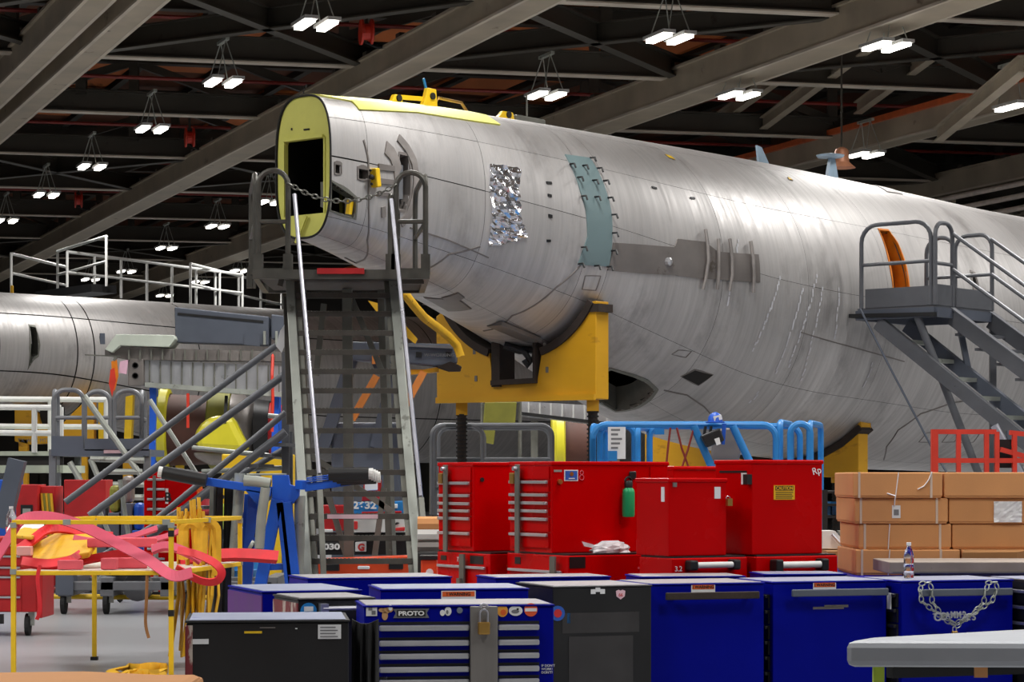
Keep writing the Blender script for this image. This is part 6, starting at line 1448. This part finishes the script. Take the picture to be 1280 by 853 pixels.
sl([(381, 605), (438, 597), (438, 607), (381, 615)], .1, m_blue2, 'arm', D=D-.2)
MB().bar(at(374, 606, D), at(383, 607, D-.2), .08, .08).build('arm_link', m_blue2, bs)
for i in range(3): sl([(383, 602-2.2*i), (436, 595-2.5*i), (436, 596.5-2.5*i), (383, 603.5-2.2*i)], .04, m_blue2, 'arm_fin', D=D-.22)
def roller(x0, y0, x1, y1, dd=0):
    a, b = at(x0, y0, D+dd), at(x1, y1, D+dd)
    h = MB().tube(a, b, .06, 12).build('roller', m_black, bs, smooth=True); MB().tube(a, a-(b-a).normalized()*.04, .05, 12).build('roller_cap', m_white, h)
for i in range(4): roller(232-9.5*i, 594.5-1.2*i, 258, 601, -.05-.08*i)
for i in range(4): roller(470-3*i, 597-1.5*i, 426-5*i, 599-2*i, -.2-.07*i)
def pipe(pp, r, mat=m_galv, dd=-.15):
    p = MB().path([at(x, y, D+dd) for x, y in pp], r, 12).build('grey_pipe', mat, bs, smooth=True)
    e = V(at(*pp[-1], D+dd)); d = (e-at(*pp[-2], D+dd)).normalized(); MB().tube(e-d*.001, e+d*.004, r*.72, 12).build('pipe_bore', m_black, p)
pipe([(332, 610), (327, 645), (324, 686)], .045, dd=-.2); pipe([(305, 601), (320, 602), (338, 605)], .05); pipe([(312, 682), (316, 684)], .055); pipe([(300, 592), (297, 640), (292, 700)], .05, dd=.15); pipe([(375, 620), (374, 680), (372, 728)], .05, dd=.1)
for x0, x1, mt in ((274, 272, m_black), (286, 282, m_black), (268, 262, m_gsteel)): MB().bar(at(x0, 608, D+.2), fx(x1, D+.25, .02), .06, .06).build('leaning_rod', mt, bs)
MB().bar(at(327, 627, D-.05), at(320, 672, D-.05), .035, .03).build('black_strut', m_black, bs)
sl([(308, 592), (356, 592), (356, 594), (308, 595)], .2, m_galv, 'top_shelf')
sl([(322, 716), (326, 716), (325, 735), (321, 735)], .05, m_redstrap, 'red_strip')
# ================================================================ machines behind the ladder
D = 25.75; mc = thing('tow_tractor', 'white and blue tow tractor numbered 2632 behind the ladder steps', 'vehicle', fx(465, 26.3))
m_mb = sl
def sm_(pp, th, mat, name, dd=0, par=None): return MB().prism([at(x, y, D+dd) for x, y in pp], Y_*th).build(name, mat, par or mc, bevel=.008)
sm_([(440, 629), (505, 627), (506, 642), (440, 643)], .8, m_sky, 'blue_hood'); sm_([(441, 643), (506, 642), (506, 666), (441, 666)], .8, m_white, 'white_body')
sm_([(442, 652), (447, 652), (447, 662), (442, 662)], .02, m_inkr, 'red_corner', -.02); sm_([(488, 661), (506, 659), (506, 664), (486, 664)], .02, m_inkr, 'red_flash', -.02)
sm_([(483, 660), (496, 653), (500, 654), (488, 660)], .02, m_ink, 'black_flash', -.02); sm_([(452, 640), (502, 639), (502, 642), (452, 643)], .02, m_red2, 'red_stripe', -.02)
text('2632', at(441, 636, D-.02), X_, Z, .105, m_inkw, mc, bold=.004, sx=1.2); sm_([(488, 631), (497, 630), (497, 636), (488, 636)], .02, m_paper, 'white_plate', -.02)
sm_([(396, 668), (530, 666), (530, 694), (396, 694)], .9, m_blk, 'black_chassis', .1); sm_([(398, 678), (428, 678), (428, 688), (398, 688)], .02, m_black, 'number_panel', .08)
text('1030', at(398, 687, D+.07), X_, Z, .085, m_inkw, mc, bold=.004, sx=1.35)
g_ = sm_([(444, 678), (458, 677), (458, 690), (444, 690)], .02, m_paper, 'letter_plate', .08); text('G', at(447, 688, D+.07), V((1, 0, .0)), V((.15, 0, 1)), .10, m_inkr, g_, bold=.005)
sm_([(455, 602), (474, 600), (474, 626), (452, 627)], .5, m_red2, 'red_seat_box', .2); sm_([(456, 604), (472, 603), (472, 613), (456, 614)], .02, m_paper, 'white_panel', .17)
sm_([(480, 600), (488, 600), (488, 626), (480, 626)], .2, m_redrail, 'red_post', .3)
sm_([(398, 632), (430, 632), (430, 664), (398, 664)], .6, m_red2, 'red_box', .2); sm_([(398, 662), (416, 662), (416, 666), (398, 666)], .05, m_paper, 'white_strip', .17)
for x in (410, 500, 525):
    for d in (.15, .8): c = fx(x, D+d, .3); MB().lathe([(.2, -.09), (.3, -.07), (.3, .07), (.2, .09)], c, X_, 18).build('wheel', m_rubber, mc)
fk = thing('orange_pallet_truck', 'low orange machine with black pads at the ladder foot', 'vehicle', fx(460, 24.5))
D = 24.2
def so(pp, th, mat, name, dd=0): return MB().prism([at(x, y, D+dd) for x, y in pp], Y_*th).build(name, mat, fk, bevel=.008)
so([(396, 700), (512, 696), (514, 735), (396, 735)], .5, m_orange, 'orange_body'); so([(402, 706), (424, 705), (424, 714), (402, 714)], .02, m_black, 'black_pad', -.02); so([(486, 704), (504, 703), (504, 712), (486, 712)], .02, m_black, 'black_pad', -.02); so([(447, 708), (462, 708), (462, 712), (447, 712)], .02, m_paper, 'white_pad', -.02); so([(486, 717), (500, 717), (500, 726), (486, 726)], .02, m_paper, 'white_pad', -.02)
a = at(396, 735, D); 
for x in (404, 505): c = fx(x, D+.25, .09); MB().bar(c, V((c.x, c.y, a.z+.02)), .1, .1).build('wheel_fork', m_black, fk); MB().lathe([(.06, -.04), (.09, -.03), (.09, .03), (.06, .04)], c, X_, 14).build('wheel', m_rubber, fk)
ob = thing('orange_bin', 'small orange bin between the ladder and leftmost red chest', 'bin', fx(538, 19))
a, b = at(526, 735, 18.9), at(546, 700, 18.9); MB().bx(a.x, b.x, 18.9, 19.2, 0, b.z).build('bin_body', m_orange, ob, bevel=.01); MB().bx(a.x-.01, b.x+.01, 18.89, 19.21, b.z, b.z+.03).build('bin_lid', m_black, ob); MB().lathe([(.03, 0), (.03, .01)], V((a.x+.07, 18.9, b.z-.1)), -Y_, 10).build('sticker', m_paper, ob)
gl = thing('stored_bundle', 'bundle of wrapped pale parts between the ladder and first red chest', 'bundle', fx(536, 21.5))
a, b = fx(522, 21.3), fx(552, 21.3); z = at(0, 690, 21.3).z; MB().bx(a.x, b.x, 21.3, 21.9, 0, z).build('crate', m_blk, gl, bevel=.02)
for i, (y, mt) in enumerate(((684, m_gpanel), (668, m_white), (655, m_card))): q = at(536, y, 21.5); MB().path([q-X_*.1, q+X_*.1], .055+.005*i, 8).build('wrapped_roll', mt, gl, smooth=True)
# ================================================================ red chests, crates and clutter far left, under the docks
def far_chest(label, x0, x1, yt, yb, D, mat, kind='red_cabinet', cat='cabinet', dr=0, vent=False, drop=True):
    a, b = at(x0, yb, D), at(x1, yt, D); t = thing(kind, label, cat, V(((a.x+b.x)/2, D+.3, 0)))
    MB().bx(a.x, b.x, D, D+.6, .1, b.z).build('cabinet_body', mat, t, bevel=.01); MB().bx(a.x+.03, b.x-.03, D+.05, D+.55, 0, .1).build('plinth', m_black, t)
    fr = (V((a.x, D, 0)), X_, Z, -Y_); W = b.x-a.x
    if dr: drawers(t, fr, .04, min(W-.04, .28), [b.z-.08-i*(b.z-.5)/dr for i in range(dr+1)], mat, m_alu2, .03)
    if vent:
        v_ = MB().fb(fr, W*.22, W*.78, b.z-.9, b.z-.28, 0, .01).build('vent_frame', m_black, t); MB().fb(fr, W*.32, W*.68, b.z-.85, b.z-.33, .01, .02).build('vent_panel', m_galv, v_)
    return t, fr, W, b.z
far_chest('red cabinet with grey vent panel under the far left dock', 20, 47, 606, 660, 33, m_red2, vent=True)
t, fr, W, z = far_chest('dark red cabinet with yellow hoses hung on it under the dock', 50, 69, 608, 660, 33.2, m_red2)
hs = thing('hose_coil', 'yellow hoses hung on the dark red cabinet under the dock', 'hose', fr[0]+X_*W*.5+Z*(z-.6)-Y_*.06)
for i in range(5): x = W*(.15+.15*i); MB().path([fr[0]+X_*x-Y_*.05+Z*(z-.1), fr[0]+X_*(x+.03)-Y_*.06+Z*(z-.4), fr[0]+X_*(x-.02)-Y_*.06+Z*(z-.75)], .022, 6).build('hose', m_olive if i % 2 else m_ystrap, hs)
far_chest('broad red cabinet behind grey braces under the dock', 80, 132, 600, 660, 33.1, m_red2)
t, fr, W, z = far_chest('red drawer cabinet marked B left of the blue stand', 180, 246, 590, 665, 31.5, m_red, dr=9)
q = MB().fb(fr, W*.37, W*.46, z-.42, z-.22, 0, .006).build('letter_plate', m_inkw, t); text('B', fr[0]+X_*(W*.38)+Z*(z-.39)-Y_*.008, X_, Z, .17, m_ink, q, bold=.004)
MB().fb(fr, .12, .16, .4, z-.05, .03, .05).build('lock_bar', m_gsteel, t)
t, fr, W, z = far_chest('blue cabinet at the far left picture edge under the dock', -12, 18, 600, 665, 33.5, m_blue2, kind='blue_cabinet')
setp(MB().bar(at(22, 575, 32), at(2, 660, 32), .22, .2, up=Y_).build('dark_brace', m_slate), 'thick dark slanted brace under the dock at far left', 'brace')
random.seed(21)
for i, (x, y, mt, lb) in enumerate([(142, 618, m_olive, 'khaki bag on crate beneath grey stair braces'), (158, 606, m_gpanel, 'grey bundle on a crate under the stair head stand'), (172, 640, m_blue2, 'blue crate on the floor under the slanted stair'), (126, 640, m_slate, 'dark crate on the floor beside broad red cabinet'), (272, 640, m_lime, 'lime green crate behind the blue arm'), (256, 622, m_pink, 'magenta box on shelf behind the blue arm')]):
    a = at(x, y, 32.2); w_ = .075; t = thing('crate' if i > 1 else 'bag', lb, 'crate' if i > 1 else 'bag', V((a.x, 32.2, 0)))
    MB().bx(a.x-w_, a.x+w_, 32.2, 32.6, 0, max(.3, a.z-.25)).build('crate_base', m_slate if i != 2 else m_blue2, t, bevel=.01)
    MB().bx(a.x-w_*.9, a.x+w_*.9, 32.22, 32.55, max(.3, a.z-.25), a.z+.12).build('contents', mt, t, bevel=.06)
for i, (x, D, mt, lb) in enumerate([(296, 33.2, m_sky, 'blue oil drum behind the slanted stair rails'), (325, 34.4, m_yel2, 'yellow equipment box under the opened engine cowl')]):
    c = fx(x, D); t = thing('drum' if i == 0 else 'equipment_box', lb, 'drum' if i == 0 else 'box', c)
    if i == 0: MB().lathe([(.28, 0), (.3, .03), (.3, .3), (.315, .32), (.3, .34), (.3, .62), (.315, .64), (.3, .66), (.3, .9), (.27, .92)], c, n=20).build('drum_body', mt, t, smooth=True); MB().lathe([(.05, .92), (.05, .95)], c+X_*.12, n=10).build('bung', m_gsteel, t)
    else: 
        z = at(0, 568, D).z; MB().bx(c.x-.55, c.x+.45, D, D+.6, .1, z).build('box_body', mt, t, bevel=.02); MB().bx(c.x-.5, c.x+.4, D+.05, D+.55, 0, .1).build('skid', m_black, t); MB().bar(V((c.x-.1, D-.05, z-.4)), V((c.x+.1, D-.05, z-.05)), .06, .04).build('black_strut', m_black, t)
